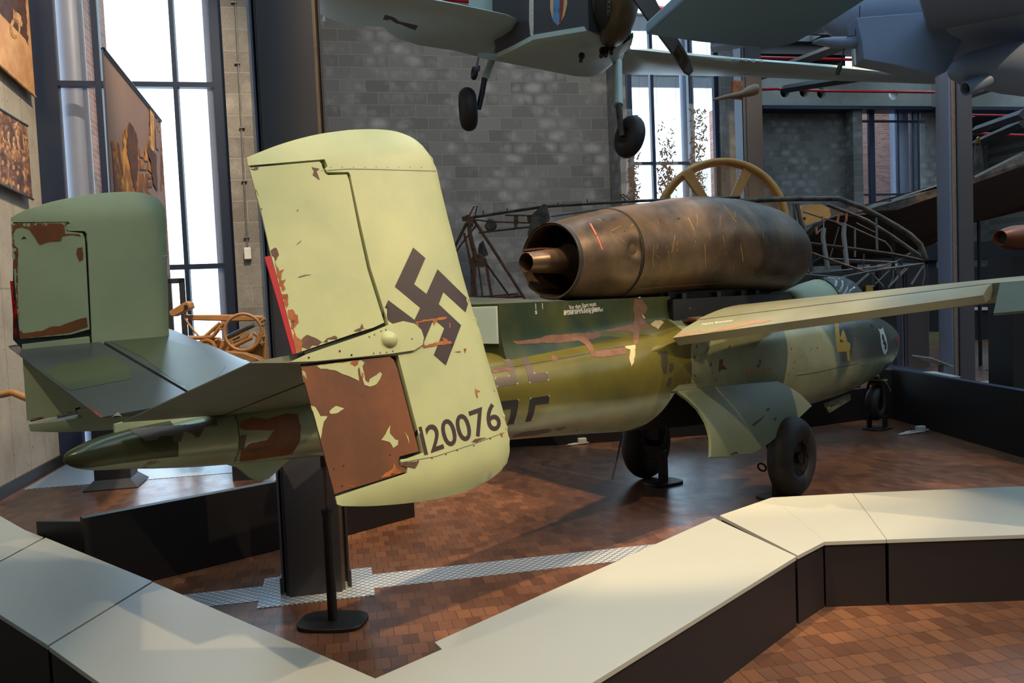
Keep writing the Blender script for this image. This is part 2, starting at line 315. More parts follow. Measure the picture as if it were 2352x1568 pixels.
# ---------------------------------------------------------------- mesh helpers
class MB:
    def __init__(s): s.v = []; s.f = []
    def add(s, vs, fs):
        o = len(s.v); s.v += [np.array(p, float) for p in vs]; s.f += [tuple(i+o for i in f) for f in fs]; return s
    def hexa(s, p):  # 8 points: bottom ring 0-3, top ring 4-7
        return s.add(p, [(0, 3, 2, 1), (4, 5, 6, 7), (0, 1, 5, 4), (1, 2, 6, 5), (2, 3, 7, 6), (3, 0, 4, 7)])
    def box(s, F, x0, x1, y0, y1, z0, z1):
        return s.hexa([F(*p) for p in ((x0, y0, z0), (x1, y0, z0), (x1, y1, z0), (x0, y1, z0), (x0, y0, z1), (x1, y0, z1), (x1, y1, z1), (x0, y1, z1))])
    def prism(s, pts, d):
        n = len(pts); d = np.array(d, float); P = [np.array(p, float) for p in pts]
        return s.add(P+[p+d for p in P], [tuple(range(n))[::-1], tuple(range(n, 2*n))]+[(i, (i+1) % n, n+(i+1) % n, n+i) for i in range(n)])
    def rings(s, R, caps=True, close=True):
        n = len(R[0]); o = []
        for r in R: o += list(r)
        F = []
        for k in range(len(R)-1):
            for i in range(n if close else n-1):
                j = (i+1) % n; F.append((k*n+i, k*n+j, (k+1)*n+j, (k+1)*n+i))
        if caps and close: F += [tuple(range(n))[::-1], tuple(range((len(R)-1)*n, len(R)*n))]
        return s.add(o, F)
    def tube(s, pts, r, n=10, caps=True):
        P = [np.array(p, float) for p in pts]; rr = r if isinstance(r, (list, tuple)) else [r]*len(P)
        R = []; prev = None
        for i, p in enumerate(P):
            d = P[min(i+1, len(P)-1)]-P[max(i-1, 0)]; d = d/(np.linalg.norm(d)+1e-9)
            if prev is None:
                x = np.cross(d, ZA if abs(d[2]) < .9 else UA)
            else: x = prev - d*(prev @ d)
            x = x/(np.linalg.norm(x)+1e-9); prev = x; y = np.cross(d, x)
            R.append([p+rr[i]*(x*cos(2*pi*k/n)+y*sin(2*pi*k/n)) for k in range(n)])
        return s.rings(R, caps)
    def rev(s, c, ax, prof, n=40, caps=True):   # prof (t, r) along axis
        c = np.array(c, float); ax = np.array(ax, float); ax = ax/np.linalg.norm(ax)
        x = np.cross(ax, ZA if abs(ax[2]) < .9 else UA); x /= np.linalg.norm(x); y = np.cross(ax, x)
        return s.rings([[c+ax*t+r*(x*cos(2*pi*k/n)+y*sin(2*pi*k/n)) for k in range(n)] for t, r in prof], caps)
    def torus(s, c, ax, R, r, n=40, m=12, sx=1.0):
        c = np.array(c, float); ax = np.array(ax, float)/np.linalg.norm(ax)
        x = np.cross(ax, ZA if abs(ax[2]) < .9 else UA); x /= np.linalg.norm(x); y = np.cross(ax, x)
        RR = []
        for i in range(n):
            t = 2*pi*i/n; d = x*cos(t)+y*sin(t)
            RR.append([c+d*(R+r*cos(2*pi*k/m))+ax*r*sx*sin(2*pi*k/m) for k in range(m)])
        RR.append(RR[0]); return s.rings(RR, False)
    def sphere(s, c, r, n=16, m=10, sc=(1, 1, 1)):
        c = np.array(c, float)
        return s.rings([[c+np.array([r*sc[0]*sin(pi*(j+.001)/m)*cos(2*pi*i/n), r*sc[1]*sin(pi*(j+.001)/m)*sin(2*pi*i/n), r*sc[2]*cos(pi*j/m)]) for i in range(n)] for j in range(m+1)])
    def bvh(s): return BVHTree.FromPolygons([tuple(p) for p in s.v], s.f)
    def build(s, name, mat, parent=None, smooth=None, bevel=0, label=None, kind=None, fixn=True, solid=0, subd=0):
        L = np.array(parent['_l']) if parent else (sum(s.v)/len(s.v) if len(s.v) else np.zeros(3))
        if not parent:
            mn = np.min(np.array(s.v), axis=0); L = np.array([L[0], L[1], mn[2]])
        me = bpy.data.meshes.new(name); me.from_pydata([tuple(p-L) for p in s.v], [], s.f)
        A = me.attributes.new('ac', 'FLOAT_VECTOR', 'POINT'); B = me.attributes.new('rm', 'FLOAT_VECTOR', 'POINT')
        if s.v:
            V = np.array(s.v); q = V-O0
            A.data.foreach_set('vector', np.stack([q @ FA, q @ SA, q[:, 2]], 1).ravel().astype('f'))
            B.data.foreach_set('vector', np.stack([V @ UA, V @ VA, V[:, 2]], 1).ravel().astype('f'))
        if fixn:
            bm = bmesh.new(); bm.from_mesh(me); bmesh.ops.recalc_face_normals(bm, faces=bm.faces); bm.to_mesh(me); bm.free()
        me.materials.append(MT[mat] if isinstance(mat, str) else mat)
        o = bpy.data.objects.new(name, me); COL.objects.link(o)
        if parent: o.parent = parent
        else: o.location = tuple(L)
        o['_l'] = [0., 0., 0.]
        if not parent: o['_l'] = [float(x) for x in L]
        else: o['_l'] = [float(x) for x in L]
        if solid:
            md = o.modifiers.new('solid', 'SOLIDIFY'); md.thickness = solid; md.offset = 0
        if bevel:
            md = o.modifiers.new('bevel', 'BEVEL'); md.width = bevel; md.segments = 2; md.limit_method = 'ANGLE'; md.angle_limit = radians(40)
        if subd: md = o.modifiers.new('sub', 'SUBSURF'); md.levels = subd; md.render_levels = subd
        if smooth is not None:
            for p in me.polygons: p.use_smooth = True
            me.set_sharp_from_angle(angle=radians(smooth))
        if label: o['label'] = label
        if kind: o['kind'] = kind
        return o
def tag(o, label=None, cat=None, group=None, kind=None):
    if label: o['label'] = label
    if cat: o['category'] = cat
    if group: o['group'] = group
    if kind: o['kind'] = kind
    return o
def thing(name, loc, label, cat, group=None):
    o = bpy.data.objects.new(name, None); COL.objects.link(o); o.location = tuple(loc); o.empty_display_size = .1
    o['_l'] = [float(x) for x in loc]; return tag(o, label, cat, group)
def inpoly(x, y, polys):
    c = False
    for P in polys:
        j = len(P)-1
        for i in range(len(P)):
            if (P[i][1] > y) != (P[j][1] > y) and x < (P[j][0]-P[i][0])*(y-P[i][1])/(P[j][1]-P[i][1]+1e-12)+P[i][0]: c = not c
            j = i
    return c
def fill2d(polys, step):
    pts = []; ed = []
    for P in polys:
        Q = []
        for i in range(len(P)):
            a = P[i]; b = P[(i+1) % len(P)]; d = hypot(b[0]-a[0], b[1]-a[1]); k = max(1, int(d/step))
            Q += [(a[0]+(b[0]-a[0])*t/k, a[1]+(b[1]-a[1])*t/k) for t in range(k)]
        o = len(pts); pts += Q; ed += [(o+i, o+(i+1) % len(Q)) for i in range(len(Q))]
    xs = [p[0] for p in pts]; ys = [p[1] for p in pts]
    x = min(xs)+step*.5
    bp = list(pts)
    while x < max(xs):
        y = min(ys)+step*.5
        while y < max(ys):
            if inpoly(x, y, polys): pts.append((x+random.uniform(-.05, .05)*step, y))
            y += step
        x += step
    vo, eo, fo, _, _, _ = geometry.delaunay_2d_cdt([Vc(p) for p in pts], ed, [], 0, 1e-7)
    fo = [f for f in fo if inpoly(sum(vo[i][0] for i in f)/3, sum(vo[i][1] for i in f)/3, polys)]
    return [(v[0], v[1]) for v in vo], [tuple(f) for f in fo]
def jag(P, amp, seed=1, seg=8):
    rd = random.Random(seed); Q = []
    for i in range(len(P)):
        a = P[i]; b = P[(i+1) % len(P)]; d = hypot(b[0]-a[0], b[1]-a[1]); k = max(1, int(d/seg))
        for t in range(k):
            j = 0 if t == 0 else amp
            Q.append((a[0]+(b[0]-a[0])*t/k+rd.uniform(-j, j), a[1]+(b[1]-a[1])*t/k+rd.uniform(-j, j)))
    return Q
def decal(name, polys, bvh, mat, parent, step=8, off=.0012, label=None, th=0.0):
    """paint or applied mark that lies on the real surface below it"""
    vs, fs = fill2d(polys, step); m = MB(); P3 = []; ok = []
    for p in vs:
        d = ray(*p); d = d/np.linalg.norm(d); h = bvh.ray_cast(Vc(CP), Vc(d), 80)
        if h[0] is None: P3.append(None); continue
        n = np.array(h[1]); n = n if n @ d < 0 else -n
        P3.append(np.array(h[0])+n*off)
    idx = {}; V = []
    for i, p in enumerate(P3):
        if p is not None: idx[i] = len(V); V.append(p)
    F = []
    for f in fs:
        if all(i in idx for i in f):
            q = [P3[i] for i in f]
            if max(np.linalg.norm(q[0]-q[1]), np.linalg.norm(q[1]-q[2]), np.linalg.norm(q[0]-q[2])) < .25: F.append(tuple(idx[i] for i in f))
    if not F: return None
    m.add(V, F); return m.build(name, mat, parent, smooth=60, label=label)
def textpolys(body, bold=0.0, spacing=1.0):
    cu = bpy.data.curves.new('t', 'FONT'); cu.body = body; cu.size = 1; cu.offset = bold; cu.resolution_u = 4; cu.space_character = spacing; cu.align_x = 'CENTER'
    o = bpy.data.objects.new('t', cu); COL.objects.link(o); bpy.context.view_layer.update()
    me = o.to_mesh(); vs = [(v.co.x, v.co.y) for v in me.vertices]; fs = [tuple(p.vertices) for p in me.polygons]
    # boundary loops
    from collections import defaultdict
    cnt = defaultdict(int)
    for f in fs:
        for i in range(len(f)): a, b = f[i], f[(i+1) % len(f)]; cnt[(a, b)] += 1
    nx = {a: b for (a, b) in cnt if (b, a) not in cnt}
    loops = []; seen = set()
    for s in list(nx):
        if s in seen: continue
        L = []; c = s
        while c in nx and c not in seen: seen.add(c); L.append(vs[c]); c = nx[c]
        if len(L) > 2: loops.append(L)
    o.to_mesh_clear(); bpy.data.objects.remove(o); bpy.data.curves.remove(cu)
    return loops
def text_px(body, org, right, up, bold=0.0, spacing=1.0):
    L = textpolys(body, bold, spacing); xs = [p[0] for l in L for p in l]; ys = [p[1] for l in L for p in l]
    x0, x1, y0, y1 = min(xs), max(xs), min(ys), max(ys)
    return [[(org[0]+right[0]*(x-x0)/(x1-x0)+up[0]*(y-y0)/(y1-y0), org[1]+right[1]*(x-x0)/(x1-x0)+up[1]*(y-y0)/(y1-y0)) for x, y in l] for l in L]
def smooth(P, n=4, lim=38):
    """round an outline where it bends gently, keep true corners"""
    N = len(P); o = []
    def ang(i):
        a, b, c = P[i-1], P[i], P[(i+1) % N]; u = atan2(b[1]-a[1], b[0]-a[0]); v = atan2(c[1]-b[1], c[0]-b[0]); return abs((v-u+pi) % (2*pi)-pi)
    sl = lambda i, j: hypot(P[i][0]-P[j][0], P[i][1]-P[j][1])+1e-9
    hard = [ang(i) > radians(lim) or max(sl(i-1, i)/sl(i, (i+1) % N), sl(i, (i+1) % N)/sl(i-1, i)) > 3.2 for i in range(N)]
    for i in range(N):
        p0, p1, p2, p3 = P[i-1], P[i], P[(i+1) % N], P[(i+2) % N]
        if hard[i]: p0 = (2*p1[0]-p2[0], 2*p1[1]-p2[1])
        if hard[(i+1) % N]: p3 = (2*p2[0]-p1[0], 2*p2[1]-p1[1])
        for k in range(n):
            t = k/n; o.append(tuple(.5*(2*p1[j]+(p2[j]-p0[j])*t+(2*p0[j]-5*p1[j]+4*p2[j]-p3[j])*t*t+(3*p1[j]-p0[j]-3*p2[j]+p3[j])*t**3) for j in (0, 1)))
    return o
def decals(name, polys, *a, **k):
    for p in polys: decal(name, [p], *a, **k)
def zz(P, ox, oy, k): return [(ox+x/k, oy+y/k) for x, y in P]
# ================================================================ the room
def struct(name, mb, mat, **k): o = mb.build(name, mat, **k); o['kind'] = 'structure'; return o
def uz(px, py, v): P = PLN(px, py, VA*v, VA); return (float(P @ UA), float(P[2]))
struct('floor', MB().box(RM, -3.4, 34, -7, 40, -.2, 0), 'floor')
# metal plates let into the floor along the column line
m = MB().box(RM, -1.2, 26, 5.01, 5.27, -.01, .003)
struct('trim_1', m, 'plate')
m = MB().box(RM, -.55, .12, 4.88, 5.41, -.01, .006)
struct('trim_2', m, 'plate')
struct('trim_3', MB().box(RM, -3.2, -1.0, 9.1, 10.45, -.01, .004), 'plate')
struct('trim_4', MB().box(RM, 7, 26, 11.6, 11.9, -.01, .004), 'plate')
struct('wall_left', MB().box(RM, -3.6, -3.27, -7, 10.6, 0, 9.4), 'conc')
struct('baseboard_left', MB().box(RM, -3.27, -3.24, -6, 10.5, 0, .12), 'steel')
struct('wall_rear', MB().box(RM, -3.6, 34, -7.3, -7, 0, 9.4), 'conc')
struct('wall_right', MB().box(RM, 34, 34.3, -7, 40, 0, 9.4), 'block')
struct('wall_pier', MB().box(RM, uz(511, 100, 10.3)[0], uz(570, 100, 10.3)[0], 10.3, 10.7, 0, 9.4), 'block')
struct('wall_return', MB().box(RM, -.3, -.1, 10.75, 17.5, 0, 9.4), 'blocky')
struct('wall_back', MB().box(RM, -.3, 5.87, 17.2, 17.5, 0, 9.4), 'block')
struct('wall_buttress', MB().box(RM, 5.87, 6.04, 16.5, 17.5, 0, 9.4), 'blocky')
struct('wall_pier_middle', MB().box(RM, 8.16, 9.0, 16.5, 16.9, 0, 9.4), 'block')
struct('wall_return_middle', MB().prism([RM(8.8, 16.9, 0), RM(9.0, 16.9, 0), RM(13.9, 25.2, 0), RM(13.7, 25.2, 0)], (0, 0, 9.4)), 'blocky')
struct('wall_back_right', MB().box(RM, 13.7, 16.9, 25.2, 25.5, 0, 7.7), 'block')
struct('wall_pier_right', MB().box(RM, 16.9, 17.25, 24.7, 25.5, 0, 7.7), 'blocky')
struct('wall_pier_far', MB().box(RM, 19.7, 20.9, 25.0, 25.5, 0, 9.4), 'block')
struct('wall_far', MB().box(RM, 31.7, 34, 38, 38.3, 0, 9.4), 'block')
struct('wall_return_far', MB().prism([RM(20.6, 25.5, 0), RM(20.9, 25.5, 0), RM(32, 38.2, 0), RM(31.7, 38.2, 0)], (0, 0, 9.4)), 'blocky')
# concrete beam with round duct holes over the right bay
def beam(u0, u1, v, z0, z1, holes, r):
    P = [(u0, z0), (u1, z0), (u1, z1), (u0, z1)]
    H = [[(hu+r*cos(2*pi*i/28), hz+r*sin(2*pi*i/28)) for i in range(28)] for hu, hz in holes]
    vs, fs = fill2d([P]+H, .35); mb = MB()
    mb.add([RM(x, v, z) for x, z in vs]+[RM(x, v+.3, z) for x, z in vs], [f for f in fs]+[tuple(i+len(vs) for i in f[::-1]) for f in fs])
    for h in H:
        n = len(h); mb.add([RM(x, v, z) for x, z in h]+[RM(x, v+.3, z) for x, z in h], [(i, (i+1) % n, n+(i+1) % n, n+i) for i in range(n)])
    return mb
hs = [uz(1803, 212, 24.6), uz(1847, 211, 24.6), uz(1887, 214, 24.6), uz(2052, 218, 24.6)]
struct('trim_5', beam(13.6, 24, 24.6, uz(1900, 242, 24.6)[1], 8.7, hs, .165), 'concbeam')
struct('trim_20', MB().box(RM, 13.7, uz(1960, 212, 24.6)[0], 25.0, 25.1, 7.7, 9.3), 'black')  # added dark plate, keeps skylight from showing through the first holes
struct('trim_6', MB().box(RM, 13.6, 24, 24.55, 25.2, uz(1900, 246, 24.6)[1]-.07, uz(1900, 243, 24.6)[1]), 'frame')
struct('trim_7', MB().box(RM, 19.8, 20.2, 14, 24.6, 7.5, 8.3), 'concbeam')
struct('trim_8', MB().box(RM, -.1, 9, 16.2, 17.2, 8.3, 9.3), 'concbeam')
# windows: frames, mullions, transoms and panes
def window(n, v, us, zs, u0, u1, z1, t=.05, thick=None, z0=0):
    mb = MB()
    for u in us:
        wd = (thick or {}).get(u, t); mb.box(RM, u-wd/2, u+wd/2, v, v+.12, z0, z1)
    for z in zs: mb.box(RM, u0, u1, v+.01, v+.11, z-.03, z+.03)
    fr = struct('window_%d' % n, mb, 'frame')
    g = MB().box(RM, u0, u1, v+.05, v+.06, z0, z1).build('pane', 'glass', fr)
    return fr
u_ = lambda px, py, v: uz(px, py, v)[0]
V1 = 10.45
a1, a2, a3, a4, a5 = -3.15, u_(225, 190, V1), u_(402, 190, V1), u_(513, 300, V1), u_(470, 190, V1)
window(1, V1, [a1, a2, a3, a4], [uz(400, 193, V1)[1], uz(440, 612, V1)[1]], -3.27, a4, 9.3, .05, {a1: .26, a2: .07, a4: .16})
V2 = 16.6
window(2, V2, [u_(1447, 300, V2), u_(1501, 300, V2), u_(1588, 300, V2), u_(1648, 300, V2)], [uz(1550, 374, V2)[1]], 6.04, 8.2, 9.3, .07, {u_(1447, 300, V2): .14, u_(1648, 300, V2): .10})
V3 = 24.9
window(3, V3, [u_(1970, 300, V3), u_(2003, 300, V3), u_(2063, 300, V3), u_(2096, 300, V3), u_(2110, 300, V3)], [uz(2050, 278, V3)[1], uz(2050, 446, V3)[1]], 17.2, 19.8, uz(2050, 246, V3)[1], .06, {u_(1970, 300, V3): .22, u_(2003, 300, V3): .2})
# door in the lower part of window 1
dm = MB()
du0, du1 = u_(385, 700, V1), u_(428, 700, V1)
dm.box(RM, du0, du0+.06, V1-.05, V1, 0, 2.12).box(RM, du1-.06, du1, V1-.05, V1, 0, 2.12).box(RM, du0, du1, V1-.05, V1, 2.06, 2.12).box(RM, du0, du1, V1-.05, V1, 0, .12)
d1 = struct('door_1', dm, 'steel')
MB().box(RM, du0+.06, du1-.06, V1-.03, V1-.02, .12, 2.06).build('pane', 'glass', d1)
MB().box(RM, du1-.05, du1-.02, V1-.10, V1-.05, .95, 1.15).build('handle', 'hub', d1)
# outside: brick walls, steel columns behind the panes
struct('wall_outside_left', MB().box(RM, -5.2, -3.05, 12.6, 12.9, -.5, 12), 'brick')
struct('wall_outside_side', MB().box(RM, -3.3, -3.0, 11.5, 12.6, -.5, 12), 'bricky')
struct('wall_outside_right', MB().box(RM, 14, 23.6, 29, 29.3, -.5, 7.8+.6), 'brick')
for u, v, r, nm in ((-2.98, 10.95, .15, 'left'), (-1.35, 11.0, .12, 'right'), (7.75, 17.3, .15, 'mid'), (19.3, 25.6, .3, 'far')):
    o = MB().rev(RM(u, v, 0), ZA, [(0, r), (9.3, r)], 24).build('outdoor_steel_column', 'bluecol', smooth=40)
    tag(o, {'left': 'round blue-grey steel column just outside the left edge of the tall window by the banners',
            'right': 'round blue-grey steel column outside the right edge of the tall window, near the wall pier',
            'mid': 'round blue-grey steel column outside the window behind the ochre ring',
            'far': 'thick round blue-grey steel column outside the distant brick-view window'}[nm], 'column')
# ceiling with skylight openings
cu_ = MB()
holes = [(-2.6, -1.2, -4, 9), (1.0, 2.6, -4, 9), (4.8, 6.4, -4, 16), (9.0, 10.6, -4, 24), (13.4, 15, -4, 24), (18, 19.6, -4, 24), (23, 25, -4, 36), (28, 30, -4, 36), (.2, 2.4, 11, 15.8)]
us = sorted({-3.6, 34.3, 25, -.3, 8.8, 11.2, 13.7, 20.6} | {h[0] for h in holes} | {h[1] for h in holes}); vs_ = sorted({-7.3, 38.3, 10.8, 17.5, 21, 25.5} | {h[2] for h in holes} | {h[3] for h in holes})
for i in range(len(us)-1):
    for j in range(len(vs_)-1):
        uc, vc = (us[i]+us[i+1])/2, (vs_[j]+vs_[j+1])/2
        if (vc > 17.5 and uc < 8.8) or (vc > 10.8 and uc < -.3) or (vc > 25.5 and uc < 25) or (vc > 17.5 and uc < 13.7 and (uc-9)/(vc-17) < .5): continue
        if not any(h[0] < uc < h[1] and h[2] < vc < h[3] for h in holes): cu_.box(RM, us[i], us[i+1], vs_[j], vs_[j+1], 9.4, 9.6)
struct('ceiling', cu_, 'ceil')
for k, v in enumerate((3.5, 8.5, 13.2, 18, 22.0, 28)):
    mb = MB().box(RM, -3.2 if v < 10 else 0, 34, v-.06, v+.06, 8.95, 9.0).box(RM, -3.2 if v < 10 else 0, 34, v-.06, v+.06, 9.35, 9.4).box(RM, -3.2 if v < 10 else 0, 34, v-.01, v+.01, 9.0, 9.35)
    struct('trim_%d' % (9+k), mb, 'ceil')
# long sloping roof girders seen upper right
for k, (a, b, dep) in enumerate([((1745, 175), (1960, 95), 17), ((1800, 205), (2150, 150), 19), ((2240, 300), (2352, 262), 17), ((2240, 330), (2352, 282), 18), ((1640, 110), (1900, 60), 16)]):
    p, q = DP(*a, dep), DP(*b, dep*.8)
    mb = MB().tube([p, q], .09, 4)
    tag(mb.build('roof_girder', 'ceil'), ['dark roof girder running up to the right above the suspended wing tip', 'dark roof girder low over the duct-hole beam', 'dark sloping girder at the right edge, upper of two', 'dark sloping girder at the right edge, lower of two', 'dark roof girder behind the long suspended wing'][k], 'girder')
# red sprinkler pipes
def pipe(pts, label, r=.035):
    tag(MB().tube([DP(x, y, d) for x, y, d in pts], r, 10).build('sprinkler_pipe', 'pipe', smooth=40), label, 'pipe', 'red sprinkler pipes under the roof')
pipe([(1745, 206, 22), (1786, 204, 22), (1790, 205, 22), (1900, 209, 22.5), (2146, 212, 23)], 'long red sprinkler pipe across the concrete beam with round holes')
pipe([(1742, 132, 17), (1960, 137, 17)], 'thin red sprinkler pipe just above the suspended wing tip', .03)
pipe([(1496, 15, 12), (1550, 24, 12)], 'red pipe piece seen between propeller and blue-grey wing', .03)
pipe([(1010, -3, 11), (1085, 3, 11)], 'red pipe piece at the top edge above the pale left wing', .03)
pipe([(2232, 306, 18), (2352, 311, 18)], 'red sprinkler pipe at the right edge beside the tall blue-grey column', .03)
pipe([(2232, 264, 15), (2352, 266, 15)], 'upper thin red pipe at the right edge under the hanging nacelle', .02)
# ---------------------------------------------------------------- steel columns
def hcol(p0, wdt, dpt, h, name, label, mats, F=None, rot=0.0):
    """open box column: two flanges and recessed web plates"""
    t = thing(name, p0, label, 'column', 'steel columns of the hall')
    c, s_ = cos(ru+rot), sin(ru+rot); p0 = np.array(p0)
    Fm = lambda x, y, z: p0+np.array([c*x-s_*y, s_*x+c*y, z])
    w2, d2 = wdt/2, dpt/2
    MB().box(Fm, -w2*.72, w2*.72, -d2*.9, d2*.9, 0, h).build('web', mats[0], t, bevel=.004)
    for sg in (-1, 1):
        MB().box(Fm, sg*w2-.018*(sg > 0)-0*(sg < 0), sg*w2+.018*(sg < 0), -d2*.55, d2, 0, h).build('flange', mats[1], t)
        MB().box(Fm, sg*(w2*.72)+.0, sg*(w2*.72)+sg*.045, -d2*.78, d2*.8, 0, h).build('corner_strip', mats[2], t)
    MB().box(Fm, -w2-.06, w2+.06, -d2-.03, d2+.08, 0, .012).build('base_plate', mats[0], t)
    return t
c0_ = RM(-.22, 5.2, .006); t = thing('steel_column', c0_, 'massive dark grey steel column rising behind the pale tail fin', 'column', 'steel columns of the hall')
Fc = lambda x, y, z: c0_+UA*x+VA*y+ZA*z
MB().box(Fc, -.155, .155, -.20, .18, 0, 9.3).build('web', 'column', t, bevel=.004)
MB().box(Fc, -.20, -.188, -.12, .2, 0, 9.3).box(Fc, -.188, -.155, -.02, .0, 0, 9.3).build('flange', 'bluecol', t)  # lit left side of the column is put into the flange colour
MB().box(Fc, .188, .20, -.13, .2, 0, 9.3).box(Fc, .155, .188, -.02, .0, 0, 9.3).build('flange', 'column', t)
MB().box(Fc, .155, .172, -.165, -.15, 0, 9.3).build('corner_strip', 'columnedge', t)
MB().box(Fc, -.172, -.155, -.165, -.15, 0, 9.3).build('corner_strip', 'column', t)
MB().box(Fc, -.21, -.2, -.14, -.06, 0, .10).box(Fc, .2, .21, -.14, -.06, 0, .10).build('foot_lug', 'column', t)
ca, cb_, cc_ = G(2163, 884), G(2190, 906), G(2241, 899)
ce = ca+cc_-cb_; t = thing('steel_column', (ca+cc_)/2, 'tall grey steel column with blue-lit left face right of the aircraft nose', 'column', 'steel columns of the hall')
nl = np.cross(ca-cb_, ZA); nl /= np.linalg.norm(nl); nl = nl if nl[0] < 0 else -nl
nf = np.cross(cc_-cb_, ZA); nf /= np.linalg.norm(nf); nf = nf if nf[1] < 0 else -nf
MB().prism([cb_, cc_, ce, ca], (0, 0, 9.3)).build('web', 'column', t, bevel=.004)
MB().prism([cb_+nl*.03+nf*.02, ca+nl*.03, ca+nl*.002, cb_+nl*.002+nf*.02], (0, 0, 9.3)).build('flange', 'bluecol', t)  # blue window light on the left face, put into this plate's colour
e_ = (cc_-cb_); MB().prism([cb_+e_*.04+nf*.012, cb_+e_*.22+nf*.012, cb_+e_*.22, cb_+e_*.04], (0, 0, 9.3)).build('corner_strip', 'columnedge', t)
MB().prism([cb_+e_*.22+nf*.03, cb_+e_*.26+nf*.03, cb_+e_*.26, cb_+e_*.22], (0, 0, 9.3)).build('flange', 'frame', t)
q = PLN(1722, 300, VA*15.2, VA); hcol((q[0], q[1], 0), .42, .4, 9.3, 'steel_column', 'dark steel column behind the ochre ring, between two block walls', ('column', 'frame', 'column'))
q = G(2100, 845); hcol((q[0], q[1], 0), .50, .4, 2.04, 'steel_column', 'grey column with small white sign behind the aircraft nose', ('column', 'bluecol', 'column'), rot=-.3)
q = G(2312, 852); hcol((q[0], q[1], 0), .38, .4, 2.04, 'steel_column', 'dark column with white sign near the right edge', ('column', 'frame', 'column'), rot=-.3)
q = G(2140, 825); hcol((q[0], q[1]+2.2, 0), .42, .4, 2.04, 'steel_column', 'dark column in shade between the small-sign column and tall column', ('column', 'frame', 'column'), rot=-.3)
def sign(px, py, wpx, hpx, dep, label, lines):
    p = [DP(px, py, dep), DP(px+wpx, py, dep), DP(px+wpx, py+hpx, dep), DP(px, py+hpx, dep)]
    t = thing('info_sign', p[3], label, 'sign')
    MB().prism(p, (0, .015, 0)).build('panel', 'white', t)
    MB().prism([DP(px+wpx*.3, py+hpx*.3, dep+.01), DP(px+wpx*.7, py+hpx*.3, dep+.01), DP(px+wpx*.7, py+hpx*.7, dep+.01), DP(px+wpx*.3, py+hpx*.7, dep+.01)], (0, .45, 0)).build('bracket', 'frame', t)
    for i in range(lines):
        y = py+hpx*(.2+.65*i/lines); x1 = px+wpx*(.45 if i == 0 else .85)
        MB().prism([DP(px+wpx*.12, y, dep-.004), DP(x1, y, dep-.004), DP(x1, y+hpx*.035, dep-.004), DP(px+wpx*.12, y+hpx*.035, dep-.004)], (0, .003, 0)).build('text_line', 'steel', t)
sign(2083, 720, 20, 17, 16.45, 'small white text sign on the grey column behind the nose', 5)
sign(2307, 703, 20, 27, 15.2, 'white text sign on the dark column near the right edge', 6)
# wall conduit with a small grey box on the pier
cd = thing('cable_conduit', RM(-1.0, 10.34, 2), 'thin grey cable conduit with junction box running down the block pier', 'conduit')
pv = lambda x, y, v: PLN(x, y, VA*v, VA)
MB().tube([pv(537, -60, 10.285), pv(568, 565, 10.285)], .010, 8).build('conduit', 'graytube', cd, smooth=40)
c0 = pv(569, 580, 10.268); MB().box(lambda x, y, z: c0+UA*x+VA*y+ZA*z, -.04, .04, -.03, .03, -.08, .06).build('junction_box', 'cable', cd, bevel=.01)
for x, y in ((537, 5), (545, 145), (556, 293), (561, 415), (566, 545)):
    c0 = pv(x, y, 10.278); MB().box(lambda x, y, z: c0+UA*x+VA*y+ZA*z, -.03, .03, -.01, .02, -.008, .008).build('clip', 'graytube', cd)
# ---------------------------------------------------------------- banners
def photomat(name, stops, scale, seed=0.0, split=None):
    t = NT(name); v = t.coord('rm')
    mp = t.n('ShaderNodeMapping'); mp.inputs['Location'].default_value = (seed, seed*2, seed); t.l(v, mp.inputs[0])
    n = t.noise(mp.outputs[0], scale, 8, .7, 1.2); t.l(t.ramp(n, stops), t.b.inputs['Base Color']); t.b.inputs['Roughness'].default_value = .6
    return t.m
sep_ = [(.30, rgba((52, 30, 22))), (.45, rgba((126, 82, 46))), (.55, rgba((190, 142, 84))), (.7, rgba((236, 208, 160)))]
MT['crowd'] = photomat('sepia_crowd_print', [(.36, rgba((44, 24, 20))), (.5, rgba((110, 66, 40))), (.6, rgba((190, 140, 86))), (.68, rgba((240, 222, 190)))], 7, 3.1)
MT['ruin'] = photomat('sepia_ruin_print', [(.3, rgba((52, 26, 14))), (.48, rgba((120, 70, 30))), (.6, rgba((196, 138, 62))), (.75, rgba((232, 190, 112)))], 3.4, 1.7)
MT['road'] = M('sepia_road_print', (220, 168, 112), .6, 0, .2, 3, 0, (184, 128, 80))
MT['skyp'] = M('grey_sky_print', (136, 112, 104), .6, 0, .1, 1.5)
MT['sepdark'] = M('sepia_dark_print', (58, 30, 22), .6, 0, .3, 9, 0, (92, 52, 30))
MT['seplight'] = M('sepia_light_print', (214, 170, 110), .6, 0, .25, 9, 0, (160, 108, 60))
pu = lambda x, y, u: PLN(x, y, UA*u, UA)
ub = -3.20
t = thing('photo_banner', pu(81, 222, ub), 'sepia photo banner of a car on a road, top left corner', 'banner', 'sepia photo banners')
q = [pu(0, 151, ub), pu(81, 222, ub), pu(60, -60, ub), pu(-60, -120, ub), pu(-60, 95, ub)]
bn = MB().prism(q, UA*-.015); bn.build('print', 'road', t); bb = bn.bvh()
MB().tube([pu(-60, 97, ub), pu(81, 222, ub)], .014, 8).build('bottom_rod', 'seplight', t)
decal('car_body_print', [jag([(-5, -40), (56, -45), (61, 60), (66, 105), (48, 78), (30, 60), (20, 52), (0, 30)], 2, 4)], bb, 'sepdark', t, 8, .002)
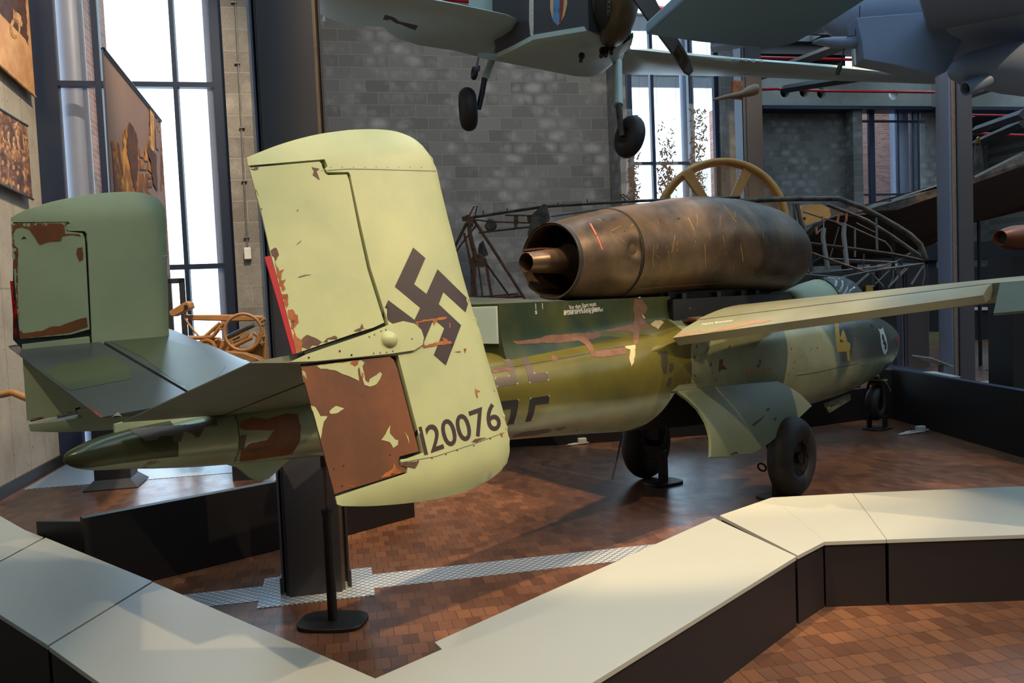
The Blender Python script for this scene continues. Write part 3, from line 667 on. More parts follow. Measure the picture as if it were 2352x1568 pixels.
decal('car_wheel_print', [[(34+12*cos(i*pi/8), 65+24*sin(i*pi/8)) for i in range(16)], [(35+7*cos(i*pi/8), 66+15*sin(i*pi/8)) for i in range(16)]], bb, 'seplight', t, 6, .004)
decal('windscreen_print', [jag([(28, 20), (48, 38), (50, 62), (30, 50)], 2, 3)], bb, 'seplight', t, 6, .004)
t = thing('photo_banner', pu(75, 457, ub), 'sepia photo banner of a crowd of people on the left wall', 'banner', 'sepia photo banners')
bn = MB().prism([pu(0, 251, ub), pu(62, 290, ub), pu(75, 457, ub), pu(0, 421, ub), pu(-60, 392, ub), pu(-60, 215, ub)], UA*-.015); bn.build('print', 'crowd', t); bb = bn.bvh()
rd = random.Random(5)
for row, y0 in enumerate((300, 335, 375, 405)):
    for k in range(5):
        x = 4+k*13+rd.uniform(-3, 3); y = y0+x*.45+rd.uniform(-6, 6)
        if x < 66: decal('head_print', [[(x+3.2*cos(i*pi/5), y+6*sin(i*pi/5)) for i in range(10)]], bb, 'seplight', t, 4, .002)
MB().tube([pu(-60, 214, ub), pu(63, 289, ub)], .012, 8).build('top_rod', 'hub', t)
MB().tube([pu(-60, 393, ub), pu(76, 458, ub)], .012, 8).build('bottom_rod', 'hub', t)
# hanging banner with the ruins, in front of the window, running away from the camera
hb = [DP(237, 113, 5.9), DP(369, 278, 8.4), DP(392, 640, 8.4), DP(268, 640, 5.9)]
t = thing('photo_banner', DP(300, 640, 7), 'hanging sepia banner with city ruins in front of the tall window', 'banner', 'sepia photo banners')
nh = np.cross(hb[1]-hb[0], hb[3]-hb[0]); nh /= np.linalg.norm(nh)
bn = MB().prism(hb, nh*.012); bn.build('print', 'skyp', t); bb = bn.bvh()
decal('ruin_print', [jag([(255, 325), (263, 322), (272, 330), (281, 350), (284, 300), (292, 292), (296, 280), (306, 292), (313, 312), (318, 340), (330, 362), (337, 328), (343, 335), (343, 258), (341, 244), (367, 278), (391, 636), (275, 630)], 1.6, 11, 6)], bb, 'ruin', t, 10, .003)
decal('tower_print', [jag([(291, 300), (296, 280), (305, 292), (313, 315), (316, 380), (310, 440), (300, 400), (290, 350)], 2, 3)], bb, 'sepdark', t, 8, .006)
decal('facade_print', [jag([(343, 250), (352, 262), (353, 345), (345, 350)], .6, 3)], bb, 'seplight', t, 8, .006)
decal('arch_print', [jag([(338, 330), (346, 342), (358, 355), (362, 440), (350, 420), (345, 370), (336, 345)], 1.4, 8)], bb, 'sepdark', t, 8, .006)
decal('window_print', [[(355, 290), (362, 300), (364, 345), (357, 340)]], bb, 'skyp', t, 8, .006)
MB().tube([hb[0], hb[1]], .016, 8).build('top_rod', 'frame', t)
# ---------------------------------------------------------------- visitor benches / barriers
HB = .36
def bench(poly, label, name='barrier_bench', h=HB, top='benchtop', side='benchside', grp=None, z0=0.0):
    P = [G(x, y, h) for x, y in poly]; ctr = sum(P)/len(P); L = ctr.copy(); L[2] = 0
    t = thing(name, L, label, 'bench', grp or 'low barrier benches round the exhibit')
    MB().prism(P, (0, 0, -.022)).build('top_panel', top, t, bevel=.002)
    Q = [p+(ctr-p)/np.linalg.norm(ctr-p)*.012 for p in P]
    Q = [np.array([p[0], p[1], z0]) for p in Q]
    MB().prism(Q, (0, 0, h-.022-z0)).build('base', side, t)
    return t
bench([(-60, 1318), (-60, 1150), (58, 1217), (100, 1233), (0, 1287)], 'light blue-lit bench segment at the far left edge, shortest visible')
bench([(-60, 1360), (-60, 1322), (0, 1290), (105, 1234), (350, 1334), (110, 1481), (0, 1411), (-60, 1372)], 'white-topped bench segment second from the left edge, with wedge shadow')
bench([(112, 1484), (352, 1336), (862, 1557), (790, 1660), (500, 1740), (330, 1640)], 'long white-topped bench segment running to the bottom centre')
bench([(862, 1557), (1015, 1490), (998, 1474), (1640, 1189), (1829, 1277), (1352, 1572), (1180, 1680), (790, 1660)], 'longest cream-lit bench segment with a notch in its far edge')
bench([(1653, 1183), (1772, 1142), (1894, 1243), (1832, 1275)], 'short wedge-shaped bench segment at the bend right of centre')
bench([(1772, 1142), (1958, 1132), (2036, 1238), (1894, 1243)], 'white-topped bench segment just right of the bend, by the tyre')
bench([(1959, 1132), (2352, 1116), (2700, 1102), (2700, 1219), (2352, 1227), (2037, 1238)], 'white-topped bench segment reaching the right edge, half in blue light')
# dark low partition behind the tail
def lowwall(pts, h, thick, label, name='low_partition', mat='black', px=True, cap=None):
    P = [np.array(p) for p in pts]; t = thing(name, P[0]*[1, 1, 0], label, 'partition')
    for i in range(len(P)-1):
        a, b = P[i], P[i+1]; d = (b-a)/np.linalg.norm(b-a); n = np.array([-d[1], d[0], 0])*thick
        MB().prism([a, b, b+n, a+n], (0, 0, h)).build('panel', mat, t, bevel=.003)
        if cap: MB().prism([a-n*.02+ZA*h, b-n*.02+ZA*h, b+n+ZA*h, a+n+ZA*h], (0, 0, .02)).build('cap', cap, t)
    return t
A0, A1, A2 = G(373, 1335), G(643, 1270), G(953, 1187)
lp = lowwall([G(190, 1190, .49)*[1, 1, 0], G(635, 1106, .49)*[1, 1, 0], G(740, 1246), A2], .49, .07, 'long black low partition behind the big column at left')
a_ = G(84, 1212, .40)*[1, 1, 0]; b_ = G(190, 1190, .46)*[1, 1, 0]
MB().prism([a_, b_, b_+VA*.05, a_+VA*.05], (0, 0, .44)).build('end_panel', 'black', lp)
B1, B2 = G(1100, 1024), G(1800, 990)
lowwall([G(1010, 1034), G(1320, 1020), G(1830, 985), G(2040, 972)+np.array([.1, .45, 0])], .40, .10, 'black low partition under and behind the fuselage')
lowwall([G(2095, 976)+np.array([.0, .5, 0]), G(2352, 1052), G(2700, 1150)], .62, .10, 'black low partition running forward to the right edge', cap='frame')
lowwall([G(2040, 972)+np.array([.1, .45, 0]), G(2095, 976)+np.array([.0, .5, 0])], .62, .10, 'short black partition piece behind the nose wheel')
# ================================================================ the jet aircraft
jet = thing('jet_aircraft', W(4.6, 0, 0), 'green camouflaged vintage jet aircraft with twin tail fins and engine on its back', 'aircraft')
def herm(st, x):
    """smooth interpolation of rows st[(x, v1, v2, ...)]"""
    n = len(st)
    for i in range(n-1):
        if x <= st[i+1][0] or i == n-2: break
    a, b = st[i], st[i+1]; h = b[0]-a[0]; t = min(1, max(0, (x-a[0])/h)); o = []
    for k in range(1, len(a)):
        d = (b[k]-a[k])/h
        ma = d if i == 0 else .5*(d+(a[k]-st[i-1][k])/(a[0]-st[i-1][0]))
        mb_ = d if i == n-2 else .5*(d+(st[i+2][k]-b[k])/(st[i+2][0]-b[0]))
        if i and (a[k]-st[i-1][k])*d <= 0: ma = 0
        if i < n-2 and (st[i+2][k]-b[k])*d <= 0: mb_ = 0
        t2, t3 = t*t, t*t*t
        o.append((2*t3-3*t2+1)*a[k]+(t3-2*t2+t)*h*ma+(-2*t3+3*t2)*b[k]+(t3-t2)*h*mb_)
    return o
# a, top z, bottom z, half width
FS = [(0.0, 1.165, 1.135, .012), (.03, 1.185, 1.112, .035), (.25, 1.238, 1.068, .085), (.5, 1.262, 1.03, .115), (.8, 1.285, 1.0, .145), (1.3, 1.32, .955, .19),
      (2.0, 1.375, .89, .25), (2.6, 1.41, .835, .30), (3.3, 1.45, .765, .345), (4.0, 1.50, .69, .385), (4.8, 1.52, .62, .41), (5.6, 1.52, .575, .425),
      (6.6, 1.52, .545, .43), (7.4, 1.50, .555, .42), (8.0, 1.44, .60, .385), (8.5, 1.355, .67, .33), (8.9, 1.25, .77, .25), (9.15, 1.15, .88, .15), (9.24, 1.06, .97, .06), (9.25, 1.02, 1.01, .01)]
def fring(a, n=56, ex=2.25):
    tz, bz, w_ = herm(FS, a); zc = (tz+bz)/2+.02*(tz-bz); R = []
    for k in range(n):
        t = 2*pi*k/n; c, s_ = cos(t), sin(t); hz = (tz-zc) if s_ > 0 else (zc-bz)
        R.append(W(a, w_*abs(c)**(2/ex)*(1 if c >= 0 else -1), zc+hz*abs(s_)**(2/ex)*(1 if s_ >= 0 else -1)))
    return R
sta = [0, .008, .02, .04, .07, .1] + [.15+.1*i for i in range(0, 84)] + [8.6, 8.7, 8.8, 8.9, 8.96, 9.02, 9.08, 9.12, 9.16, 9.19, 9.215, 9.235, 9.245, 9.25]
sta = sorted(set(round(x, 3) for x in sta))
hull = MB().rings([fring(a) for a in sta])
hullB = hull.bvh()
body = hull.build('fuselage', 'fuse', jet, smooth=50)
# wheel wells cut through the hull with side view outline (a, z)
well = [(3.62, .60), (3.64, .72), (3.74, .79), (3.81, .87), (3.87, .95), (3.92, 1.01), (5.45, .915), (5.62, .78), (5.74, .66), (5.8, .50)]
def cutter(s0, s1): return MB().prism([W(a, s0, z) for a, z in well], SA*(s1-s0))
for s0, s1 in ((.07, .7), (-.7, -.07)):
    cb = cutter(s0, s1).build('cut', 'dark', jet)
    md = body.modifiers.new('b', 'BOOLEAN'); md.object = cb; md.operation = 'DIFFERENCE'; md.solver = 'EXACT'
    bpy.context.view_layer.update(); dg = bpy.context.evaluated_depsgraph_get()
    nm = bpy.data.meshes.new_from_object(body.evaluated_get(dg)); body.modifiers.clear(); body.data = nm
    bpy.data.objects.remove(cb)
for p in body.data.polygons: p.use_smooth = True
body.data.set_sharp_from_angle(angle=radians(50))
# material slot 2 for the inside of the wells
body.data.materials.clear(); body.data.materials.append(MT['fuse']); body.data.materials.append(MT['dark'])
me = body.data; L = np.array(body['_l'])
for p in me.polygons:
    c = AC(np.array(p.center)+L)
    if 3.55 < c[0] < 5.85 and .07-1e-3 <= abs(c[1]):
        tz, bz, w_ = herm(FS, c[0]); zc = (tz+bz)/2; r = (abs(c[1])/w_)**2.25 + (abs(c[2]-zc)/((tz-bz)/2))**2.25
        if r < .90: p.material_index = 1
# bottom skid fairing under the tail
m = MB()
sk = [(.66, 1.02), (.74, .985), (.80, .925), (.835, .905), (.885, .905), (.93, .93), (1.02, .99), (1.08, 1.02)]
m.prism([W(a, -.028, z) for a, z in sk], SA*.056); m.build('tail_bumper', 'finfar', jet, smooth=60, bevel=.02)
# small eye fitting in front of the fin
# ---- hump behind the engine with concave flanks
m = MB()
def bez(p, t):
    p = [np.array(q, float) for q in p]
    while len(p) > 1: p = [p[i]*(1-t)+p[i+1]*t for i in range(len(p)-1)]
    return p[0]
R = []
for a in np.linspace(2.39, 4.22, 24):
    tz, bz, w_ = herm(FS, a); k = (a-2.39)/1.83
    side = [(.135+.02*k, 1.690-.006*k), (.135+.02*k, 1.62)] + [tuple(bez([(.138+.02*k, 1.60), (.145+.02*k, 1.44+.02*k), (.17+.04*k, tz-.045), (w_*.86, tz-.185+.01*k)], t)) for t in np.linspace(0, 1, 12)]
    L_ = [W(a, s_, z) for s_, z in side]; Rr = [W(a, -s_, z) for s_, z in side[::-1]]
    R.append(L_+Rr)
m.rings(R); humpB = m.bvh(); m.build('engine_fairing', 'hump', jet, smooth=60)
MB().box(W, 2.375, 2.389, -.125, .128, 1.45, 1.675).build('bright_end_panel', 'sus', jet, bevel=.003)  # added panel, bluish brightness at the rear is put into its colour
# wing root fillets, both sides
for sg in (1, -1):
    R = []
    for a in np.linspace(3.25, 4.7, 20):
        k = (a-3.25)/1.45; kk = k*k*(3-2*k)*(1 if a < 4.15 else max(0, 1-((a-4.15)/.4))); tz, bz, w_ = herm(FS, a)
        outs = w_*.8+kk*.14; zo = tz-.2+kk*.14
        top = [tuple(bez([(.15, 1.52), (.19+.08*kk, tz-.03+.02*kk), (w_*.62, tz-.12+.1*kk), (outs, zo)], t)) for t in np.linspace(0, 1, 10)]
        bot = [tuple(bez([(outs, zo), (outs-.01, zo-.05-.02*kk), (w_*.96, tz-.34), (w_*.90, tz-.46)], t)) for t in np.linspace(.08, 1, 8)]
        pts = top+bot+[(.15, tz-.46)]
        R.append([W(a, sg*s_, z) for s_, z in pts])
    m = MB().rings(R); m.build('wing_root_fillet', 'fuse', jet, smooth=60)
    if sg == 1: fillB = m.bvh()
# ---- wings
def wing(sg):
    # stations: s, LE(a,z), top max(a,z), hinge A, B trailing edge, C lower edge, D lower hinge, bottom
    st = [(.40, (5.70, 1.44), (4.95, 1.615), (4.18, 1.505), (3.82, 1.393), (3.90, 1.335), (4.25, 1.36), (5.0, 1.35)),
          (2.28, (5.45, 1.60), (4.95, 1.722), (4.38, 1.690), (4.17, 1.624), (4.215, 1.578), (4.40, 1.60), (5.0, 1.585)),
          (3.45, (5.30, 1.69), (4.95, 1.775), (4.52, 1.745), (4.40, 1.715), (4.42, 1.70), (4.55, 1.70), (5.0, 1.69))]
    def sec(s_):
        a, b = (st[0], st[1]) if s_ <= st[1][0] else (st[1], st[2]); k = (s_-a[0])/(b[0]-a[0])
        return [(p[0]*(1-k)+q[0]*k, p[1]*(1-k)+q[1]*k) for p, q in zip(a[1:], b[1:])]
    def crv(s_):
        le, tm, A_, B_, C_, D_, bm_ = sec(s_); top = [bez([A_, (tm[0]-.25*(tm[0]-A_[0]), tm[1]+.012), (tm[0]+.1, tm[1]+.02), (le[0]+.02, le[1]+.09), le], t) for t in np.linspace(0, 1, 16)]
        bot = [bez([le, (le[0], le[1]-.06), (bm_[0]+.2, bm_[1]-.012), bm_, D_], t) for t in np.linspace(0, 1, 12)][1:]
        return [W(p[0], sg*s_, p[1]) for p in top+bot]
    ss = list(np.linspace(.40, 3.45, 26)); m = MB().rings([crv(x) for x in ss]); B = [m.bvh()]
    m.build('wing_panel', 'wing', jet, smooth=50)
    m = MB(); R = []
    for x in np.linspace(.42, 2.28, 12):
        le, tm, A_, B_, C_, D_, bm_ = sec(x); A2 = (A_[0]-.012, A_[1]-.004); D2 = (D_[0]-.012, D_[1])
        R.append([W(q[0], sg*x, q[1]) for q in (A2, ((A2[0]+B_[0])/2, (A2[1]+B_[1])/2+.012), B_, C_, D2)])
    m.rings(R); B.append(m.bvh()); m.build('flap', 'wing', jet, smooth=35)
    m = MB(); R = []
    for x in np.linspace(2.32, 3.40, 8):
        le, tm, A_, B_, C_, D_, bm_ = sec(x)
        R.append([W(q[0], sg*x, q[1]) for q in ((A_[0]-.01, A_[1]), (B_[0]+.04, B_[1]-.11), (B_[0]+.05, B_[1]-.125), (D_[0]-.01, D_[1]))])
    m.rings(R); m.build('aileron', 'finfar' if sg < 0 else 'ail', jet, smooth=35)
    return B
MT['ail'] = M('dark_green_aileron_paint', (62, 78, 62), .45, 0, .15, 4)
WB = wing(1); wing(-1)
# ---- engine nacelle
c0 = np.array([2.98, 1.945]); 
def ec(a): z = herm([(2.7, 1.942), (3.04, 1.952), (4.0, 2.03), (5.0, 2.100), (6.0, 2.065), (6.7, 1.99)], a)[0]; return W(a, 0, z)
def erev(prof, n=64, dent=None):
    R = []
    for a, r in prof:
        c = ec(a); R.append([c+SA*(r*cos(2*pi*k/n))+ZA*(r*sin(2*pi*k/n)) for k in range(n)])
    return R
rear = [(3.05, .232), (3.035, .243), (3.04, .250), (3.2, .272), (3.4, .293), (3.6, .310), (3.8, .322), (3.95, .328), (3.97, .328)]
rr = []
for a, r in rear: rr.append((a, r))
prof = [(3.64, .326), (3.655, .330), (4.0, .345), (4.4, .366), (4.8, .384), (5.2, .396), (5.5, .404), (5.85, .402), (6.1, .388), (6.3, .352), (6.45, .298), (6.54, .240), (6.58, .200), (6.57, .185), (6.5, .175), (6.4, .170)]
ra = sorted(set(list(np.linspace(3.06, 3.64, 28))))
def rr_(a): return herm([(3.05, .250), (3.17, .270), (3.3, .288), (3.45, .304), (3.55, .315), (3.64, .324)], a)[0]
R = erev([(3.64, .295), (3.5, .285), (3.3, .265), (3.06, .236), (3.04, .240), (3.04, .247)]) 
# outside of the rear cowl with two dents
nn = 64
for a in ra:
    c = ec(a); ring = []
    for k in range(nn):
        th = 2*pi*k/nn; r = rr_(a)
        for a0, t0, sa, st_, dp in ((3.57, .08, .07, .20, .040), (3.50, -.30, .11, .14, .020), (3.36, -.75, .10, .3, .014)):
            r -= dp*exp(-((a-a0)/sa)**2-((((th+pi) % (2*pi)-pi)-t0)/st_)**2)
        ring.append(c+SA*(r*cos(th))+ZA*(r*sin(th)))
    R.append(ring)
m = MB().rings(R, False); engR = m.bvh(); nac = m.build('engine_rear_cowl', 'engine', jet, smooth=60)
R = erev([(a, r) for a, r in prof[:0]]+[(x, herm(prof[1:13], x)[0]) for x in np.linspace(3.655, 6.58, 40)]+prof[13:])
m = MB().rings(R, True); engF = m.bvh(); m.build('engine_cowl', 'engine', jet, smooth=60)
MB().rings(erev([(3.632, .318), (3.635, .3270), (3.647, .3280), (3.652, .32)]), False).build('cowl_seam', 'dark', jet, smooth=60)
MB().rings(erev([(3.05, .244), (3.03, .254), (3.055, .258), (3.075, .252)]), False).build('exhaust_rim', 'steel', jet, smooth=60)
cone = [(3.62, .285), (3.58, .265), (3.48, .235), (3.38, .20), (3.30, .155), (3.22, .112), (3.16, .090), (3.13, .088)]
MB().rings(erev(cone), False).build('exhaust_cone', 'enginein', jet, smooth=60)
MB().rings(erev([(3.16, .088), (3.08, .083), (2.80, .064), (2.795, .061), (2.84, .059), (3.1, .078)]), False).build('exhaust_pipe', 'pipeM', jet, smooth=60)
MB().rings(erev([(3.10, .078), (3.11, .001)]), False).build('pipe_inside', 'dark', jet)
MB().box(lambda a, s, z: W(a, s, z), 2.95, 3.35, -.17, -.005, 2.03, 2.042).box(W, 2.95, 2.965, -.17, -.155, 1.97, 2.04).build('pipe_bracket', 'pinkprimer', jet)
# red pencil line, seam of bottom panel
decal('red_line', [[(1354, 514), (1358, 513), (1371, 537), (1379, 556), (1385, 573), (1380, 574), (1373, 556), (1365, 537)]], engR, 'redline', jet, 5, .002) if False else None
MT['redline'] = M('orange_red_chalk', (214, 92, 60), .6)
decal('chalk_line', [[(1354, 514), (1357, 513), (1370, 537), (1378, 556), (1384, 573), (1382, 574), (1375, 556), (1367, 538)]], engR, 'redline', jet, 5, .002)
for x, y in ((1348, 513), (1386, 505), (1411, 502), (1370, 541), (1409, 533), (1435, 531)):
    decal('rivet_hole', [[(x+1.7*cos(i), y+1.7*sin(i)) for i in range(6)]], engR, 'dark', jet, 3, .002)
seam = [(1462, 662), (1520, 657), (1600, 652), (1700, 645), (1800, 630), (1800, 632), (1700, 647), (1600, 654), (1520, 659), (1462, 664)]
decal('bottom_seam', [seam], engF, 'columnedge', jet, 10, .002)
decal('dark_spot', [[(1558+4*cos(i*pi/4), 502+2.2*sin(i*pi/4)) for i in range(8)]], engF, 'dark', jet, 3, .002)
# scratches on the cowl
rd = random.Random(3); 
for k in range(46):
    x = rd.uniform(1490, 1760); y = rd.uniform(470, 620) if x > 1600 else rd.uniform(500, 600)
    dx, dy, wd = rd.uniform(-3, 7), rd.uniform(6, 34), rd.uniform(.5, 1.1)
    decal('scratch', [[(x, y), (x+wd, y), (x+dx+wd, y+dy), (x+dx, y+dy)]], engF, 'scratch', jet, 12, .0015) if k < 26 else None
for x, y, dx, dy in ((1404, 530, 22, -12), (1420, 546, 14, 10), (1448, 520, 18, -16), (1372, 502, 10, 6), (1660, 470, 30, 40), (1716, 455, 14, 30), (1745, 505, 8, 40), (1700, 560, 6, 40), (1618, 560, 2, 55), (1550, 540, -8, 40), (1580, 500, 14, 30)):
    decal('scratch', [[(x, y), (x+1.4, y), (x+dx+1.4, y+dy), (x+dx, y+dy)]], engR if x < 1460 else engF, 'scratch', jet, 8, .0015)
# ---- engine mount and dark fill of the bay under the engine
MB().box(W, 4.19, 6.2, -.20, .20, 1.45, 1.66).box(W, 4.19, 6.0, -.09, .09, 1.6, 1.85).build('bay_dark_fill', 'dark', jet)  # solid dark boxes stand in for the shaded gap and hide the sky
MB().box(W, 4.25, 5.5, .09, .12, 1.665, 1.715).box(W, 5.75, 6.2, .10, .13, 1.70, 1.75).build('mount_rail', 'hub', jet)
for a in (4.42, 4.95, 5.35, 5.62): MB().box(W, a-.03, a+.03, .12, .16, 1.60, 1.70).build('mount_bracket', 'steel', jet, bevel=.005)
MB().tube([W(4.45, .16, 1.58), W(4.98, .16, 1.62)], .034, 18).tube([W(4.41, .16, 1.577), W(4.44, .16, 1.579)], .042, 18).tube([W(4.98, .16, 1.62), W(5.03, .16, 1.624)], .040, 18).build('brass_cylinder', 'brass', jet, smooth=40)
MB().tube([W(4.14, .17, 1.40), W(4.30, .18, 1.50)], .022, 12).build('orange_pipe', 'orange', jet, smooth=40)
MB().box(W, 4.3, 5.2, .12, .34, 1.485, 1.50).build('bay_floor_panel', 'primer', jet)
MB().box(W, 4.28, 4.44, .26, .34, 1.50, 1.52).build('bay_lug', 'pinkprimer', jet, bevel=.004)
# ---- canopy
cst = [(6.95, .02, 1.52), (7.05, .12, 1.60), (7.2, .19, 1.70), (7.4, .24, 1.78), (7.6, .26, 1.81), (7.9, .26, 1.79), (8.1, .22, 1.70), (8.25, .14, 1.58), (8.35, .05, 1.47)]
def cring(a, k=1.0):
    w_, tz = herm(cst, a); bz = herm(FS, a)[0]-.12; return [W(a, w_*k*cos(t), bz+max(.01, (tz-bz))*k*sin(t)) for t in np.linspace(0, pi, 20)]
MB().rings([cring(a) for a in np.linspace(7.22, 8.3, 18)], False, False).build('canopy', 'canopy', jet, smooth=60, solid=.006)
MB().rings([cring(a, 1.01) for a in np.linspace(6.6, 7.24, 10)] if False else [[W(a, w_*cos(t), 1.42+(h_)*sin(t)) for t in np.linspace(0, pi, 20)] for a, w_, h_ in ((6.5, .17, .24), (6.7, .19, .285), (6.9, .22, .32), (7.1, .245, .345), (7.24, .262, .36))], True, False).build('canopy_rear_fairing', 'finfar', jet, smooth=60, solid=.01)
MB().rings([[W(a, .262*cos(t)*k, 1.42+.37*k*sin(t)) for t in np.linspace(0, pi, 24)] for a, k in ((7.225, 1.0), (7.26, 1.0), (7.26, 1.02), (7.225, 1.02))], False, False).build('canopy_frame', 'hub', jet, smooth=60)
MB().box(W, 7.45, 7.6, -.13, .13, 1.40, 1.70).sphere(W(7.55, 0, 1.69), .08).build('pilot_headrest', 'hub', jet, smooth=60)
MB().box(W, 7.9, 8.05, -.15, .15, 1.40, 1.62).build('instrument_hood', 'dark', jet, bevel=.03)
# ---- tail surfaces
class Panel:
    """thin aerofoil panel: origin p0, chord axis X, span axis Y; thickness follows the chord"""
    def __init__(s, p0, X, Y, out, tmax, px=True):
        s.p0 = np.array(p0); s.X = X; s.Y = Y; s.N = np.cross(X, Y); s.N /= np.linalg.norm(s.N); s.tm = tmax
        s.out = [s.q(*p) for p in out] if px else out
        s.y0 = min(p[1] for p in s.out); s.y1 = max(p[1] for p in s.out)
    def q(s, x, y): P = PLN(x, y, s.p0, s.N)-s.p0; return (float(P @ s.X), float(P @ s.Y))
    def T(s, x, y):
        xs = []; yy = min(max(y, s.y0+.002), s.y1-.002)
        for i in range(len(s.out)):
            a, b = s.out[i], s.out[(i+1) % len(s.out)]
            if (a[1] > yy) != (b[1] > yy): xs.append(a[0]+(b[0]-a[0])*(yy-a[1])/(b[1]-a[1]))
        if len(xs) < 2: return .001
        x0, x1 = min(xs), max(xs); c = x1-x0
        u = min(1, max(0, (x1-x)/max(c, 1e-6)))
        th = (2.969*sqrt(u)-1.26*u-3.516*u*u+2.843*u**3-1.015*u**4)/1.0
        e = min(1, (y-s.y0)/.14) ; f = min(1, (s.y1-y)/.14)
        g = sqrt(max(0, 1-(1-max(0, e))**2))*sqrt(max(0, 1-(1-max(0, f))**2))
        return s.tm*th*g*min(1, c/.7)+.0015
    def P(s, x, y, side, k=1.0): return s.p0+s.X*x+s.Y*y+s.N*(side*s.T(x, y)*k)
    def part(s, polys, name, mat, parent, px=True, k=1.0, step=.045, **kw):
        polys = [[s.q(*p) for p in P] for P in polys] if px else polys
        vs, fs = fill2d(polys, step); m = MB(); n = len(vs)
        from collections import defaultdict
        A = [s.P(x, y, 1, k) for x, y in vs]; B = [s.P(x, y, -1, k) for x, y in vs]
        F = list(fs)+[tuple(i+n for i in f[::-1]) for f in fs]
        E = set()
        for f in fs:
            for i in range(3): E.add((f[i], f[(i+1) % 3]))
        for a, b in E:
            if (b, a) not in E: F.append((b, a, a+n, b+n))
        m.add(A+B, F); s.last = m; return m.build(name, mat, parent, smooth=38, **kw)
t14 = radians(14)
def merge(*ms):
    r = MB()
    for x in ms: r.add(x.v, x.f)
    return r
Z = lambda P, o: zz(P, *o)
z5 = (540, 280, 3.267); z6 = (540, 720, 3.267); z4 = (0, 420, 3.0154)
# near (starboard) fin
Hn = ZA*cos(t14)-SA*sin(t14)
outN = [(566, 362), (600, 348), (640, 333), (690, 318), (740, 307), (800, 299), (850, 297), (890, 299), (925, 307), (955, 322), (978, 345), (992, 366), (1000, 390), (1018, 462), (1040, 545), (1060, 625), (1080, 695), (1100, 762), (1120, 828), (1140, 892), (1156, 948), (1167, 1000), (1170, 1035), (1163, 1062), (1145, 1085), (1110, 1110), (1060, 1132), (1000, 1146), (930, 1156), (850, 1162), (785, 1162), (774, 1158), (770, 1140)]
outN = smooth(outN)
fn = Panel(W(0, 1.2, 1.6), FA, Hn, outN, .050)
fixN = outN[:-3] + [(921, 1089), (922, 1077), (909, 1072), (906, 1058), (920, 1056), (956, 1043), (898, 821), (800, 827), (690, 836), (662, 833), (700, 815), (820, 776), (877, 752), (836, 622), (815, 530), (792, 424), (790, 412), (786, 405), (739, 403), (735, 396), (740, 390), (734, 374), (569, 381)]
finN = fn.part([fixN], 'tail_fin', 'fin', jet, label='pale green tail fin nearest the viewer, numbered 120076'); mN = fn.last
fn.part([[(575, 380), (795, 385), (900, 750), (700, 818), (640, 600)], [(700, 828), (905, 815), (965, 1050), (780, 1140), (690, 835)]], 'hinge_gap', 'dark', finN, k=.55)
rU = fn.part([[(572, 386), (722, 379), (727, 384), (728, 390), (735, 406), (741, 410), (782, 410), (787, 424), (808, 530), (829, 625), (867, 747), (846, 757), (809, 768), (681, 811), (650, 690), (622, 587), (601, 494)]], 'rudder', 'fin', jet, label='upper rudder section of the near fin'); mU = fn.last
rL = fn.part([[(690, 843), (803, 831), (880, 824), (889, 832), (897, 852), (946, 1040), (905, 1051), (902, 1060), (903, 1072), (918, 1078), (919, 1086), (768, 1134)]], 'rudder', 'primer', jet, label='lower rudder section of the near fin, mostly bare brown primer'); mL = fn.last
fn.part([[(607, 590), (621, 587), (650, 690), (681, 811), (671, 813), (640, 702)]], 'trim_tab', 'red', rU, k=.5, label='red trim tab')
bN = merge(mN, mU, mL).bvh()
# tip fairing plate with dome
m = MB(); fp = [(662, 833), (700, 815), (820, 775), (877, 753), (905, 746), (930, 752), (945, 766), (951, 784), (948, 800), (930, 812), (880, 819), (800, 826), (720, 832)]
plate = Panel(W(0, 1.2, 1.6), FA, Hn, outN, .050); vs, fs = fill2d([[fn.q(*p) for p in fp]], .04); n = len(vs)
sgn = 1 if (fn.N @ (CP-fn.p0)) > 0 else -1
A = [fn.p0+fn.X*x+fn.Y*y+fn.N*sgn*(fn.T(x, y)+.010) for x, y in vs]; B = [fn.p0+fn.X*x+fn.Y*y+fn.N*sgn*(fn.T(x, y)-.01) for x, y in vs]
E = {(f[i], f[(i+1) % 3]) for f in fs for i in range(3)}
m.add(A+B, list(fs)+[tuple(i+n for i in f[::-1]) for f in fs]+[(b, a, a+n, b+n) for a, b in E if (b, a) not in E])
tf = m.build('tip_fairing', 'fin', finN, smooth=30); bT = m.bvh()
x, y = fn.q(875, 787); c = fn.p0+fn.X*x+fn.Y*y+fn.N*sgn*(fn.T(x, y)+.004)
m = MB(); R = []
for k in range(7):
    ph = pi/2*k/6; R.append([c+fn.X*(.033*cos(ph)*cos(q)*(1.15 if cos(q) > 0 else 1))+fn.Y*(.031*cos(ph)*sin(q))+fn.N*sgn*(.026*sin(ph)) for q in np.linspace(0, 2*pi, 20, endpoint=False)])
m.rings(R, True).build('dome_cap', 'fin', tf, smooth=60)
for x, y in ((780, 806), (709, 821), (807, 815)): decal('bolt_hole', [[(x+2.4*cos(i), y+2.4*sin(i)) for i in range(6)]], bT, 'dark', tf, 4, .002)
for x, y in ((848, 773), (860, 768), (875, 760), (886, 757), (858, 811), (873, 810), (888, 809), (902, 806), (946, 778)): decal('rivet', [[(x+2*cos(i), y+2*sin(i)) for i in range(6)]], bT, 'under', tf, 4, .0015)
